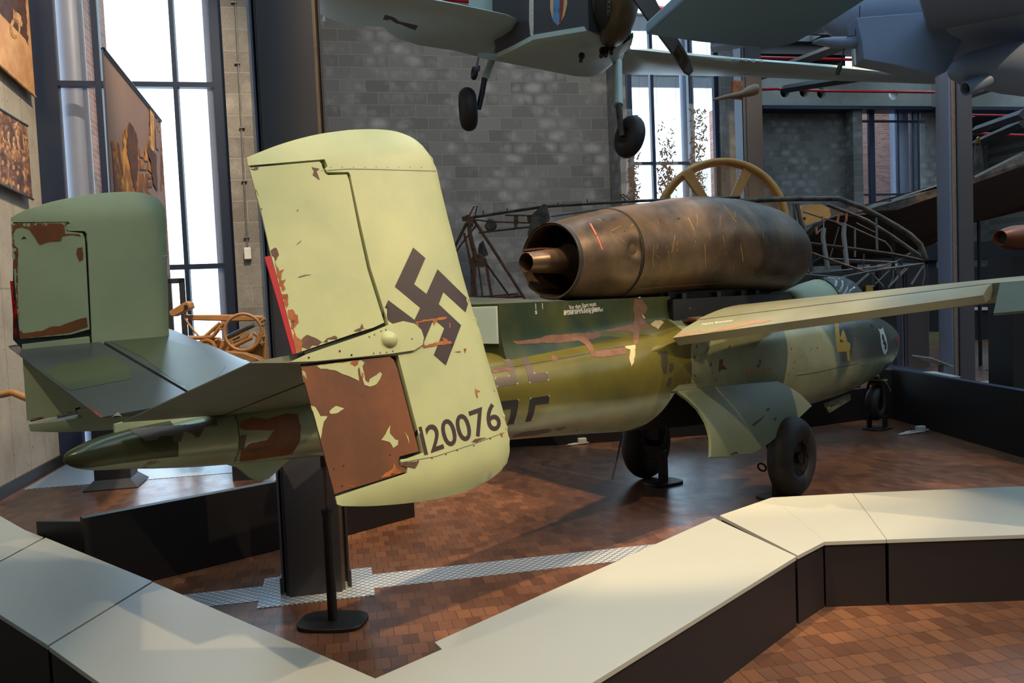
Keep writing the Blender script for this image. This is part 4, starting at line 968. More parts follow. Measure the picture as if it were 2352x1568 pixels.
# markings on the near fin
P = [(906.7, 658.0), (948.6, 568.3), (976.8, 592.8), (950.8, 652.8), (979.2, 674.9), (1004.6, 618.2), (1077.2, 689.5), (1068.9, 717.1), (1018.1, 670.3), (1007.4, 698.4), (1058.8, 746.8), (1023.6, 838.8), (996.1, 814.9), (1020, 753.1), (996, 732.2), (971.6, 789.8), (964, 792), (876.1, 723.2), (891.4, 689.2), (951.7, 734.5), (964.9, 706.4)]
decal('national_marking', [P], bN, 'darkmark', finN, 9, .0012, label='dark brown historical marking on the fin')
decal('serial_number', [zz([(1340, 905), (1376, 852), (1398, 847), (1447, 1056), (1420, 1062), (1381, 905), (1357, 927)], *z6)]+text_px('20076', (990, 1041), (164, -57), (-16, -62), .012, 1.0), bN, 'darkmark', finN, 6, .0012, label='number 120076')
deco = [jag(zz(q_, *z6), 1.2, 5, 5) for q_ in ([(1350, 62), (1350, 72), (1480, 55), (1490, 90), (1520, 50), (1585, 40), (1585, 25), (1440, 45)], [(1355, 75), (1370, 75), (1380, 150), (1420, 240), (1400, 245), (1362, 140)], [(1410, 240), (1560, 205), (1550, 180), (1620, 210), (1625, 222), (1410, 258)], [(1600, 70), (1610, 70), (1612, 110), (1604, 105)])]
decals('bare_patch_edge', deco, bN, 'orange', finN, 6, .0022)
decals('paint_chip', [jag(zz(q_, *z6), .8, 6, 5) for q_ in ([(1800, 560), (1815, 575), (1840, 582), (1815, 590), (1820, 630), (1812, 632), (1800, 590)], [(1930, 560), (1952, 590), (1945, 585)], [(1640, 288), (1690, 280), (1690, 290)], [(1715, 262), (1735, 265), (1725, 300)], [(1985, 895), (2012, 895), (2005, 930), (1990, 910)])], bN, 'orange', finN, 6, .002)
decals('primer_patch', [jag(zz([(1770, 965), (1800, 940), (1850, 933), (1885, 930), (1840, 945), (1820, 962)], *z6), .8, 3, 5), jag(zz([(1240, 1110), (1300, 1115), (1380, 1105), (1350, 1160), (1290, 1150), (1250, 1140)], *z6), 1, 3, 5)], bN, 'pinkprimer', finN, 6, .002)
# panel seams of the tip caps
def line(pts, w_=1.4): return [(x, y-w_/2) for x, y in pts]+[(x, y+w_/2) for x, y in pts[::-1]]
decal('cap_seam', [line([(738, 392), (800, 388), (870, 389), (1001, 393)])], bN, 'under', finN, 8, .0012)
decal('cap_seam', [line([(921, 1062), (1000, 1048), (1080, 1022), (1166, 990)])], bN, 'under', finN, 8, .0012)
for i in range(9):
    x = 760+i*26; decal('rivet', [[(x+1.4*cos(k), 384+1.4*sin(k)) for k in range(5)]], bN, 'under', finN, 4, .0012)
for x, y in ((960, 1058), (992, 1052), (1024, 1043), (1050, 1034), (1088, 1023), (1104, 1012), (1126, 1007)):
    decal('rivet', [[(x+1.8*cos(k), y+1.8*sin(k)) for k in range(5)]], bN, 'hub', finN, 4, .0012)
# peeled paint on upper rudder (brown and orange)
up = [zz([(105, 345), (175, 340), (170, 358), (140, 362), (108, 358)], *z5), zz([(572, 338), (600, 345), (632, 352), (610, 372), (635, 435), (600, 410), (580, 400), (590, 370)], *z5), zz([(142, 500), (152, 480), (162, 520), (176, 550), (168, 600), (160, 570)], *z5), zz([(178, 650), (203, 642), (200, 665), (190, 680)], *z5), zz([(262, 968), (300, 942), (312, 950), (328, 998), (300, 1050), (290, 1010), (275, 1005)], *z5),
      zz([(500, 190), (540, 158), (590, 178), (660, 215), (690, 185), (745, 165), (790, 190), (700, 230), (560, 275), (500, 250)], *z6), zz([(890, 130), (935, 108), (950, 75), (965, 115), (1010, 118), (880, 160)], *z6)]
decals('peeled_patch', [jag(q_, .9, 4, 6) for q_ in up], mU.bvh(), 'pinkprimer', rU, 7, .0012)
up2 = [zz([(300, 1050), (330, 1120), (368, 1105), (350, 1130), (345, 1190), (380, 1180), (360, 1215), (378, 1250), (345, 1290), (330, 1240), (310, 1120)], *z5), zz([(350, 1290), (392, 1290), (400, 1370), (385, 1395), (365, 1350)], *z5), zz([(395, 1410), (430, 1405), (450, 1440), (470, 1450), (470, 1500), (440, 1545), (420, 1490), (400, 1470)], *z5), zz([(385, 40), (410, 60), (470, 30), (475, 70), (440, 110), (425, 80), (465, 180), (500, 200), (500, 280), (470, 290), (430, 180)], *z6)]
decals('peeled_patch', [jag(q_, 1.0, 9, 5) for q_ in up2], mU.bvh(), 'orange', rU, 7, .0014)
decals('paint_crack', [zz([(470, 1162), (520, 1146), (575, 1145), (530, 1154), (480, 1168)], *z5), zz([(450, 930), (480, 900), (500, 885), (485, 905)], *z5), zz([(460, 665), (475, 655), (470, 672)], *z5)], mU.bvh(), 'under', rU, 6, .0012)
# pale paint remnants on the brown lower rudder
lo = [zz([(610, 392), (700, 378), (830, 365), (945, 350), (970, 368), (955, 395), (975, 500), (1000, 520), (1010, 490), (1060, 460), (1085, 438), (1102, 452), (1085, 495), (1060, 530), (1010, 548), (970, 535), (940, 460), (930, 400), (920, 420), (930, 505), (880, 482), (800, 452), (760, 430), (690, 415), (640, 415)], *z6),
      zz([(705, 735), (755, 692), (818, 712), (770, 745), (715, 752)], *z6), zz([(570, 690), (600, 700), (640, 770), (692, 770), (665, 810), (650, 900), (640, 940), (610, 830)], *z6), zz([(1165, 840), (1160, 900), (1200, 945), (1223, 950), (1220, 985), (1185, 1008), (1160, 965), (1095, 948), (1130, 900), (1155, 850)], *z6), zz([(500, 425), (525, 440), (535, 480), (520, 520), (508, 470)], *z6), zz([(1270, 880), (1300, 930), (1305, 980), (1290, 930)], *z6)]
decals('paint_remnant', [jag(q_, .8, 2, 7) for q_ in lo], mL.bvh(), 'fin', rL, 7, .0012)
decals('peeled_patch', [jag(zz(q_, *z6), 1.0, 2, 6) for q_ in ([(870, 360), (925, 352), (920, 385), (895, 398), (860, 378)], [(1190, 1120), (1215, 1165), (1245, 1180), (1240, 1200), (1100, 1235), (1090, 1225), (1150, 1185), (1180, 1165)], [(855, 1300), (900, 1288), (880, 1305)], [(945, 440), (962, 450), (960, 490), (948, 480)])], mL.bvh(), 'orange', rL, 7, .0014)
for x, y in zz([(1162, 1060), (803, 1293), (740, 1165), (812, 1140)], *z6): decal('bolt_hole', [[(x+1.8*cos(i), y+1.8*sin(i)) for i in range(6)]], mL.bvh(), 'dark', rL, 4, .002)
decal('small_lettering', text_px('Nicht anfassen', (640, 702), (14, 44), (4, -2), .0), bN, 'darkmark', rU, 4, .003) if False else None
# far (port) fin
Hf = ZA*cos(t14)+SA*sin(t14)
outF = zz([(75, 268), (75, 240), (140, 203), (230, 170), (350, 133), (500, 100), (620, 80), (760, 66), (900, 62), (1000, 72), (1070, 95), (1115, 132), (1140, 180), (1150, 300), (1155, 500), (1163, 750), (1168, 1000)], *z4)+[(392, 850), (390, 920), (372, 958), (330, 976), (275, 985), (200, 990), (130, 992), (70, 990), (66, 974)]
outF = smooth(outF)
ff = Panel(W(0, -1.2, 1.6), FA, Hf, outF, .045)
fixF = outF[:-3]+[(130, 964), (183, 955), (184, 948), (178, 946), (171, 938), (196, 932), (215, 925), (205, 756), (196, 560), (194, 534), (188, 528), (152, 528), (146, 522), (149, 516), (156, 512), (153, 507), (26, 510)]
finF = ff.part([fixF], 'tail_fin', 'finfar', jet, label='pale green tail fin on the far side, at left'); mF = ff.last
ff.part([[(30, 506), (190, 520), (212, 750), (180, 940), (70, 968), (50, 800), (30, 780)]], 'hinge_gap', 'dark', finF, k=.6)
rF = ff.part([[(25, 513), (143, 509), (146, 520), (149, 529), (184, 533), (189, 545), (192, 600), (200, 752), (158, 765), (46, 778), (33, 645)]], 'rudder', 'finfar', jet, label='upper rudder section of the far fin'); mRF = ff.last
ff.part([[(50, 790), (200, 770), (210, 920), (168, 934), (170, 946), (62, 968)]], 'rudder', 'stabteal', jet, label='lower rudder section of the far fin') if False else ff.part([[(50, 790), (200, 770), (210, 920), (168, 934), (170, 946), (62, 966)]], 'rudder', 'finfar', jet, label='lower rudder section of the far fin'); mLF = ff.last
ff.part([[(23, 645), (33, 645), (46, 778), (35, 780)]], 'trim_tab', 'red', rF, k=.6, label='red trim tab')
fr = [zz([(75, 283), (440, 268), (445, 318), (470, 332), (555, 335), (560, 372), (500, 360), (430, 370), (420, 402), (380, 405), (330, 410), (275, 430), (235, 370), (200, 320), (150, 305), (110, 315), (90, 350), (100, 430), (125, 455), (120, 700), (130, 1000), (160, 1040), (300, 1020), (350, 995), (420, 990), (520, 950), (600, 930), (608, 995), (480, 1038), (140, 1078), (100, 700)], *z4), zz([(535, 450), (572, 445), (575, 530), (550, 545), (528, 490)], *z4)]
decals('peeled_patch', [jag(q_, .9, 4, 7) for q_ in fr], mRF.bvh(), 'primerdk', rF, 8, .0015) if False else decals('peeled_patch', [jag(q_, .9, 4, 7) for q_ in fr], mRF.bvh(), 'primer', rF, 8, .0015)
decals('paint_crack', [zz([(145, 390), (165, 368), (185, 388), (165, 384)], *z4)], mRF.bvh(), 'dark', rF, 5, .002)
decals('peeled_patch', [jag([(63, 966), (75, 960), (120, 955), (150, 948), (170, 944), (168, 952), (120, 960), (66, 970)], .8, 4, 6)], mLF.bvh(), 'primer', finF, 7, .002)
# tailplane halves with dihedral, and elevators
k14 = tan(t14)
def stabY(sg): y = SA*sg+ZA*k14; return y/np.linalg.norm(y)
zs0 = 1.255
sp = Panel(W(0, 0, zs0), FA, stabY(-1), [(0, 0), (1, 0), (1, 1)], .035, False)
q_ = lambda x, y: sp.q(x, y)
tipTE, tipLE = q_(20, 795), q_(388, 756); rootTE = (.20, 0.0); rootLE = (1.28, 0.0)
outS = [rootTE, q_(66, 826), tipTE, q_(60, 787), q_(143, 766), q_(265, 748), q_(330, 743), q_(370, 745), tipLE, (1.22, .55), rootLE]
outS[0] = (.20, 0.0)
sp.out = outS; sp.y0 = -.5; sp.y1 = max(p[1] for p in outS)+.05
hA, hB = q_(216, 789), q_(420, 911)   # elevator hinge line
eg = .022
hdx = hB[0]+(hB[0]-hA[0])/(hB[1]-hA[1])*(0-hB[1])
def clipY(P, Y):
    o = []
    for i in range(len(P)):
        a, b = P[i], P[(i+1) % len(P)]
        if a[1] <= Y: o.append(a)
        if (a[1] <= Y) != (b[1] <= Y): k = (Y-a[1])/(b[1]-a[1]); o.append((a[0]+(b[0]-a[0])*k, Y))
    return o
for sg in (-1, 1):
    pn = sp if sg == -1 else Panel(W(0, 0, zs0), FA, stabY(1), outS, .035, False)
    pn.out = outS; pn.y0 = -.5; pn.y1 = sp.y1
    ymax = outS[3][1]
    fixed = [(hA[0]+eg, hA[1]+.02), (hB[0]+eg, hB[1]), (hdx+eg, 0), rootLE, (1.22, .55), tipLE, q_(370, 745), q_(330, 743), q_(265, 748), q_(143, 766), q_(60, 787), tipTE, (tipTE[0]+.015, hA[1]+.06), (hA[0]+.0, hA[1]+.03)]
    YC = 1.236/cos(t14)*cos(t14)
    fixed = [(hdx+eg, 0.0), rootLE, (1.22, .55), tipLE, q_(370, 745), q_(330, 743), q_(265, 748), q_(143, 766), q_(60, 787), tipTE, (tipTE[0]-.002, hA[1]+.05), (hA[0]+eg, hA[1]+.03)]
    elev = [(rootTE[0]-.01, .12), (hdx, .12), hA, (tipTE[0]-.004, hA[1]+.035)]
    if sg == 1: fixed = clipY(fixed, 1.232); elev = clipY(elev, 1.225)
    st = pn.part([fixed], 'tailplane', 'stabA' if sg < 0 else 'under', jet, False, label='tailplane half on the far side with olive and grey camouflage' if sg < 0 else 'tailplane half on the near side, grey-green underside'); mS = pn.last
    el = pn.part([elev], 'elevator', 'stabA' if sg < 0 else 'under', jet, False); mE = pn.last
    pn.part([clipY([(hdx-.05, .02), (hdx+.1, .02), (hA[0]+.08, hA[1]-.0), (hA[0]-.05, hA[1])], 1.225 if sg == 1 else 9)], 'hinge_gap', 'dark', st, False, k=.6)
    if sg < 0:
        bS = merge(mS, mE).bvh()
        decals('camouflage_band', [jag(q, .4, 3, 20) for q in ([(98, 851), (150, 835), (258, 815), (300, 846), (300, 870), (161, 897)], [(258, 786), (290, 783), (375, 777), (450, 800), (520, 840), (470, 900), (440, 905), (330, 822)])], bS, 'stabgreen', st, 12, .0012)
        decal('red_mark', [jag(zz([(235, 297), (260, 295), (290, 285), (330, 320), (450, 410), (390, 417), (330, 380), (270, 340)], 130, 860, 3.92), .4, 2, 6)], mE.bvh() if False else bS, 'red', el, 6, .002)
        decal('panel_line', [line([(225, 795), (300, 850), (376, 921)], 1.2)], bS, 'dark', el, 8, .001) if False else None
        decal('hinge_lug', [zz([(450, 395), (555, 350), (612, 398), (500, 437)], 130, 860, 3.92)], bS, 'under', el, 8, .008)
# fillet between tailplane halves and the fuselage
R = []
for a, hw, zt, zb in ((.20, .008, 1.262, 1.14), (.35, .03, 1.275, 1.14), (.6, .05, 1.288, 1.14), (.9, .06, 1.30, 1.15), (1.2, .06, 1.315, 1.17), (1.5, .03, 1.335, 1.2)):
    R.append([W(a, hw, zt+hw*k14), W(a, 0, zt+.004), W(a, -hw, zt+hw*k14), W(a, -hw*1.1, zt-.05), W(a, -hw*.9, zb), W(a, hw*.9, zb), W(a, hw*1.1, zt-.05)])
MB().rings(R).build('tailplane_fillet', 'finfar', jet, smooth=50)
MB().sphere(W(.78, .045, 1.305), .013).build('dome_bolt', 'white', jet, smooth=60)
# ---- marks on the fuselage
allB = merge(hull)
HB_ = hullB
def near_bvh(*Bs):
    class C:
        def ray_cast(s, o, d, m):
            best = (None, None, None, 1e9)
            for b in Bs:
                h = b.ray_cast(o, d, m)
                if h[0] is not None and h[3] < best[3]: best = h
            return best
    return C()
FB = near_bvh(hullB, humpB, fillB)
kf = (1080, 660, 4.3556)
crosses = [[(335, 722), (395, 715), (415, 745), (440, 800), (475, 965), (265, 995), (243, 905), (390, 885), (380, 810), (350, 765)], [(512, 703), (578, 695), (605, 760), (620, 800), (637, 860), (772, 848), (787, 930), (590, 955), (565, 830), (540, 770)]]
crosses2 = [[(300, 1140), (485, 1118), (470, 1240), (435, 1365), (370, 1372), (400, 1290), (408, 1212), (310, 1228)], [(600, 1105), (792, 1080), (785, 1160), (652, 1178), (640, 1250), (608, 1335), (550, 1345), (580, 1240)]]
for c in crosses: decal('cross_bar', [zz(c, *kf)], FB, 'mark2', body, 5, .0012)
for c in crosses2: decal('cross_bar', [zz(c, *kf)], FB, 'blackmark', body, 5, .0012)
for x, y, a, b in ((245, 905, 1, 1), (390, 890, -1, -1), (475, 967, -1, -1), (265, 995, 1, -1), (590, 955, 1, -1), (785, 930, -1, -1), (770, 846, -1, 1), (637, 862, 1, -1), (485, 1118, -1, 1), (600, 1103, 1, 1), (793, 1078, -1, 1)):
    decal('corner_tick', [zz([(x, y), (x+14*a, y), (x+14*a, y+4*b), (x+4*a, y+4*b), (x+4*a, y+16*b), (x, y+16*b)], *kf)], FB, 'white', body, 4, .002)
pp = [[(420, 540), (690, 510), (760, 480), (1100, 455), (1305, 450), (1300, 490), (1230, 520), (1180, 520), (1215, 570), (1240, 640), (1245, 690), (1215, 690), (1190, 640), (1150, 570), (1080, 530), (900, 555), (760, 555), (600, 560), (470, 570)],
      [(1245, 640), (1560, 590), (1560, 660), (1400, 690), (1250, 695)], [(1640, 100), (1700, 100), (1775, 200), (1750, 260), (1700, 280), (1760, 350), (1800, 390), (1690, 440), (1680, 560), (1640, 580), (1625, 450), (1640, 300), (1628, 200)],
      [(1350, 430), (1500, 395), (1630, 370), (1690, 350), (1690, 430), (1630, 440), (1500, 430), (1400, 450)], [(200, 820), (300, 800), (420, 800), (400, 830), (240, 855)], [(810, 680), (850, 680), (880, 720), (850, 750), (820, 730)]]
decal('bare_primer_patch', [jag(zz(c, *kf), .9, 6, 6) for c in pp[:1]], FB, 'pinkprimer', body, 7, .0016)
for i, c in enumerate(pp[1:]): decal('bare_primer_patch', [jag(zz(c, *kf), .9, i, 6)], FB, 'pinkprimer', body, 7, .0016)
for i, c in enumerate([[(1545, 590), (1650, 575), (1650, 650), (1630, 760), (1610, 790), (1590, 700), (1600, 620), (1560, 610)], [(1800, 370), (1850, 330), (1910, 330), (1940, 350), (1900, 390), (1880, 420), (1830, 390)], [(1710, 270), (1730, 275), (1752, 310), (1735, 312)]]):
    decal('bare_metal_patch', [jag(zz(c, *kf), .9, i, 5)], FB, 'patchlight', body, 6, .002)
for i, c in enumerate([[(440, 1480), (560, 1440), (780, 1415), (820, 1425), (780, 1450), (600, 1480), (420, 1500)], [(855, 1415), (960, 1390), (950, 1410), (860, 1430)], [(1870, 650), (1900, 640), (1970, 640), (1975, 760), (1960, 860), (1930, 840), (1905, 760), (1905, 680)], [(1990, 760), (2030, 760), (2035, 810), (2000, 850), (1985, 820)], [(1990, 900), (2020, 900), (2010, 960), (1985, 990), (1960, 980)]]):
    decal('scuffed_patch', [jag(zz(c, *kf), 1.0, i, 5)], FB, 'mark2' if i < 2 else 'chipdark', body, 6, .0016)
def seamd(pts, B=FB, w_=1.3, mat='chipdark', par=body): decal('panel_seam', [line(pts, w_)], B, mat, par, 7, .0015)
seamd(zz([(200, 828), (420, 795), (640, 760), (950, 705), (1240, 650)], *kf)); seamd(zz([(1245, 638), (1400, 612), (1640, 575)], *kf))
seamd([(1540, 901), (1600, 893), (1640, 889), (1700, 884), (1780, 876)], w_=2.6, mat='dark')
k9 = (1440, 640, 2.579)
seamd(zz([(1000, 575), (1150, 550), (1250, 525), (1360, 505)], *k9)); seamd(zz([(1145, 555), (1145, 620), (1120, 690), (1062, 755)], *k9), w_=1.4) if False else None
k4 = (1500, 380, 3.2667)
decal('number_four', [zz([(1358, 1158), (1390, 1158), (1397, 1262), (1405, 1290), (1422, 1228), (1440, 1262), (1457, 1320), (1478, 1335), (1478, 1384), (1471, 1386), (1481, 1465), (1458, 1465), (1451, 1394), (1380, 1400), (1366, 1275)], *k4), zz([(1398, 1300), (1432, 1318), (1407, 1330)], *k4)], FB, 'yellow', body, 6, .0014, label='yellow number 4')
sh = [(1683, 1217), (1700, 1230), (1715, 1224), (1722, 1208), (1729, 1235), (1747, 1290), (1759, 1345), (1757, 1388), (1742, 1421), (1724, 1400), (1711, 1350), (1705, 1290), (1699, 1250)]
cx = sum(p[0] for p in sh)/len(sh); cy = sum(p[1] for p in sh)/len(sh)
decal('shield_emblem', [zz([(cx+(x-cx)*1.12, cy+(y-cy)*1.04) for x, y in sh], *k4)], FB, 'blackmark', body, 5, .0014)
decal('shield_field', [zz(sh, *k4)], FB, 'white', body, 5, .0022)
decal('shield_figure', [jag(zz([(1716, 1262), (1728, 1275), (1732, 1300), (1744, 1325), (1750, 1355), (1745, 1385), (1733, 1372), (1738, 1350), (1722, 1335), (1728, 1318), (1716, 1300)], *k4), .5, 5, 4)], FB, 'blackmark', body, 4, .003)
decal('red_nose_mark', [zz([(1815, 1285), (1838, 1290), (1842, 1338), (1820, 1338)], *k4)], FB, 'reddull', body, 5, .002)
decal('gun_slot', [zz([(1622, 1185), (1640, 1190), (1660, 1222), (1640, 1212)], *k4)], FB, 'dark', body, 4, .002)
rdd = random.Random(11)
for i in range(26):
    x, y = rdd.uniform(1560, 1960), rdd.uniform(790, 880); s_ = rdd.uniform(.8, 2.6)
    decal('paint_chip', [jag([(x+s_*cos(k*pi/3), y+s_*1.8*sin(k*pi/3)) for k in range(6)], .8, i, 3)], FB, ('chipdark', 'pinkprimer', 'mark2')[i % 3], body, 3, .0016)
for c, m_ in (([(1715, 845), (1728, 845), (1730, 856), (1716, 858)], 'orangefaint'), ([(1740, 850), (1770, 846), (1772, 852), (1742, 855)], 'orangefaint'), ([(1652, 826), (1662, 824), (1660, 838), (1672, 850), (1658, 848), (1650, 856)], 'pinkprimer')):
    decal('paint_chip', [jag(c, 1, 3, 4)], FB, m_, body, 4, .0016)
kt = (130, 860, 3.92)
for i, (c, m_) in enumerate([([(1650, 430), (1760, 385), (1900, 400), (2060, 350), (2175, 355), (2200, 480), (2190, 600), (2120, 715), (1900, 745), (1650, 785), (1655, 700), (1750, 620), (1900, 590), (1960, 500), (1700, 500), (1655, 490)], 'primer'),
      ([(640, 490), (900, 470), (1200, 450), (1440, 410), (1450, 460), (1330, 470), (1290, 560), (1250, 570), (1220, 530), (1150, 510), (1120, 600), (1050, 610), (1040, 550), (930, 560), (900, 590), (800, 600), (760, 560), (720, 540)], 'mark2'), ([(1655, 550), (1710, 540), (1700, 600), (1680, 690), (1650, 680)], 'mark2'), ([(1700, 690), (1800, 660), (1900, 650), (1880, 670), (1780, 695)], 'mark2')]):
    decal('bare_primer_patch', [jag(zz(c, *kt), .9, i, 6)], hullB, m_, body, 7, .0016+.0004*i)
decal('panel_seam', [line(zz([(1600, 350), (1632, 430), (1645, 560), (1640, 690), (1600, 790)], *kt), 1.2)] if False else [[(x-.7, y) for x, y in zz([(1600, 350), (1632, 430), (1645, 560), (1640, 690), (1600, 790)], *kt)]+[(x+.7, y) for x, y in zz([(1600, 350), (1632, 430), (1645, 560), (1640, 690), (1600, 790)], *kt)[::-1]]], hullB, 'dark', body, 6, .002)
# lettering on the fairing behind the engine
HBv = near_bvh(humpB)
decal('stencil_lettering', text_px('Vor dem Start muss', (1307, 711), (62, -9), (-1, -10), .01), HBv, 'white', body, 3, .0015, label='white line of stencil lettering')
decal('stencil_lettering', text_px('startmannschaft Kontrollieren', (1295, 718.5), (83, -8), (-1, -8), .01), HBv, 'white', body, 3, .0015, label='white line of stencil lettering')
decal('stencil_lettering', text_px('ab D\u00fcse auf S-Stellung gef\u00e4hren!', (1295, 726), (90, -9), (-1, -10), .01), HBv, 'white', body, 3, .0015, label='white line of stencil lettering')
decal('stencil_lettering', text_px('S', (1228.5, 721), (5, 0), (0, -8), .02), HBv, 'white', body, 2, .0015)
decal('setting_mark', [[(1229.2, 697), (1230.6, 697), (1231, 711), (1229.8, 711)]], HBv, 'white', body, 3, .0015); decal('setting_mark', [[(1244.5, 696), (1245.8, 696), (1246.6, 709), (1245.4, 709)]], HBv, 'white', body, 3, .0015)
WBB = near_bvh(*WB)
decal('stencil_lettering', text_px('Nicht Betreten', (1612, 747), (70, -9), (2, -4.5), .01), WBB, 'white', body, 3, .0015, label='white stencil lettering on the flap')
decal('bare_primer_patch', [jag(zz([(165, 1290), (180, 1250), (250, 1260), (330, 1240), (420, 1250), (520, 1215), (620, 1195), (700, 1170), (880, 1150), (890, 1165), (700, 1200), (560, 1230), (420, 1255), (300, 1285)], *k4), .8, 3, 6)], WBB, 'salmon', body, 7, .0016)
MTX = dict(patchlight=((206, 180, 134), .4), chipdark=((48, 44, 34), .6), reddull=((130, 50, 44), .5), orangefaint=((150, 118, 72), .5), salmon=((176, 128, 92), .45))
# ---- landing gear of the jet
dr = [(1552, 899), (1600, 893), (1650, 887), (1700, 883), (1780, 877), (1802, 890), (1826, 910), (1850, 936), (1800, 984), (1760, 1018), (1722, 1043), (1690, 1046), (1665, 1051), (1621, 1052), (1617, 1010), (1608, 975), (1594, 943), (1575, 918)]
dy = SA*.33-ZA*.94; dy /= np.linalg.norm(dy)
class DoorP(Panel):
    def T(s, x, y): return .011
    def P(s, x, y, side, k=1.0): return s.p0+s.X*x+s.Y*y+s.N*(side*.011)+s.N*(-.05*sin(pi*min(1, max(0, y/.6)))*dsg)
dp = DoorP(W(4.6, .395, .965), FA, dy, dr, .02)
dsg = 1 if dp.N @ (CP-dp.p0) < 0 else -1
door = dp.part([dr], 'gear_door', 'doorpaint', jet, label='large curved landing gear door hanging under the fuselage'); dB = dp.last.bvh()
for i, c in enumerate([[(1726, 977), (1732, 970), (1745, 962), (1756, 952), (1748, 965), (1732, 978)], [(1760, 938), (1768, 936), (1766, 944), (1760, 945)], [(1775, 960), (1784, 958), (1780, 968)], [(1676, 1044), (1690, 1036), (1700, 1044), (1688, 1048)]]): decal('paint_chip', [jag(c, .7, i, 4)], dB, 'chipdark', door, 4, .0015)
def mainwheel(a, s_, sg):
    c = W(a, s_, .33)
    t = MB().torus(c, SA, .222, .108, 64, 20, .92).build('tyre', 'tyre', jet, smooth=60)
    m = MB()
    pr_ = [(-.07, .02), (-.075, .145), (-.055, .158), (-.03, .15), (-.015, .12), (.015, .12), (.03, .15), (.055, .158), (.075, .145), (.07, .13), (.045, .12), (.04, .05), (.075, .042), (.08, .02), (.075, .001)]
    m.rev(c, SA*sg, [(x, r) for x, r in pr_], 48); h = m.build('wheel_hub', 'hub', jet, smooth=40)
    for k in range(10):
        an = 2*pi*k/10; p = c+SA*sg*.05+FA*.138*cos(an)+ZA*.138*sin(an); MB().tube([p, p+SA*sg*.03], .008, 8).build('hub_bolt', 'steel', h)
    MB().tube([c-SA*sg*.10, c-SA*sg*.17+ZA*.02, W(a-.05, s_-sg*.26, .70), W(a-.1, s_-sg*.34, .98)], [.03, .035, .038, .045], 16).tube([c-SA*sg*.06, c-SA*sg*.18], .028, 12).tube([W(a-.02, s_-sg*.20, .45), W(a-.45, s_-sg*.30, .86)], .014, 10).build('gear_leg', 'steel', jet, smooth=40)
mainwheel(5.27, .60, 1); mainwheel(5.22, -.79, -1)
c = W(8.86, -.02, .30)
MB().torus(c, SA, .135, .070, 40, 16, 1.0).build('nose_tyre', 'tyre', jet, smooth=60)
MB().rev(c, SA, [(-.06, .01), (-.06, .08), (-.03, .09), (.03, .09), (.06, .08), (.06, .01)], 24).build('nose_wheel_hub', 'hub', jet, smooth=40)
MB().tube([c+SA*.085, W(8.86, .065, .50), W(8.80, .02, .62)], .018, 10).tube([c-SA*.085, W(8.86, -.105, .50), W(8.80, -.04, .62)], .018, 10).tube([W(8.83, -.02, .55), W(8.76, -.02, .74)], .032, 14).build('nose_gear_fork', 'steel', jet, smooth=40)
MB().rings([[W(8.72+.30*t_, q*.10, .60-.16*t_*t_+.0*q) for q in (-1, 1)]+[W(8.72+.30*t_, q*.10, .585-.16*t_*t_) for q in (1, -1)] for t_ in np.linspace(0, 1, 6)]).build('nose_mudguard', 'under', jet, smooth=40)
p4_ = lambda x, y, s_: PLN(x, y, O0+SA*s_, SA)
m = MB()
for P in ([(1892, 926), (1948, 904), (1950, 914), (1894, 936)], [(1892, 926), (1900, 923), (1908, 942), (1902, 948)], [(1940, 907), (1950, 904), (1951, 918), (1942, 922)], [(1902, 948), (1900, 940), (1946, 912), (1950, 919)], [(1915, 920), (1921, 918), (1931, 926), (1927, 930)]): m.prism([p4_(x, y, .14) for x, y in P], SA*.014)
m.build('nose_gear_door', 'under', jet)
MB().tube([p4_(1428, 1000, 0), p4_(1420, 1040, 0), p4_(1406, 1101, 0)], [.009, .006, .007], 8).build('antenna_rod', 'steel', jet, smooth=40)
for k, (n, (cl, ro)) in enumerate(MTX.items()): pass
# ---- display stands under the jet
def stand(px, py, w_, top_z, r, label, rot=0.0, extra=None):
    b = G(px, py); t = thing('display_stand', b, label, 'stand')
    pts = []
    for k in range(24):
        an = 2*pi*k/24; cx_, sy_ = cos(an), sin(an)
        x = w_*.5*np.sign(cx_)*abs(cx_)**.6; y = w_*.37*np.sign(sy_)*abs(sy_)**.6
        pts.append(b+FA*(x*cos(rot)-y*sin(rot))+SA*(x*sin(rot)+y*cos(rot)))
    MB().prism(pts, (0, 0, .022)).build('base_plate', 'black', t, bevel=.004, smooth=40)
    return b, t
b, t = stand(765, 1431, .37, 0, 0, 'black round-cornered floor stand with thin rod holding up the tail', .9)
MB().tube([b+ZA*.02, b+ZA*.62], .026, 20).tube([b+ZA*.60, b+ZA*.63], .031, 20).build('post', 'black', t, smooth=40)
MB().tube([b+ZA*.63, b+ZA*.86], .009, 12).tube([b+ZA*.84, b+ZA*.87], .018, 12).build('threaded_rod', 'pinkprimer', t, smooth=40)
tb = W(1.36, 0, .95); MB().tube([b+ZA*.86, b+ZA*.955], .022, 14).build('post_head', 'black', t, smooth=40)
b, t = stand(1524, 1110, .34, 0, 0, 'black floor stand beside the farther main wheel', .3)
MB().box(lambda x, y, z: b+FA*x+SA*y+ZA*z, -.03, .03, -.035, .035, .02, .24).box(lambda x, y, z: b+FA*x+SA*y+ZA*z, -.035, .035, -.09, .03, .22, .30).build('post', 'black', t, bevel=.004)
b, t = stand(1786, 1142, .34, 0, 0, 'black floor stand beside the nearer main wheel, mostly behind the bench', .3)
MB().box(lambda x, y, z: b+FA*x+SA*y+ZA*z, -.03, .03, -.035, .035, .02, .26).build('post', 'black', t, bevel=.004)
MB().torus(b+FA*-.02-SA*.12+ZA*.24, FA*.8+ZA*.3, .035, .008, 24, 8).build('lifting_ring', 'black', t, smooth=60)
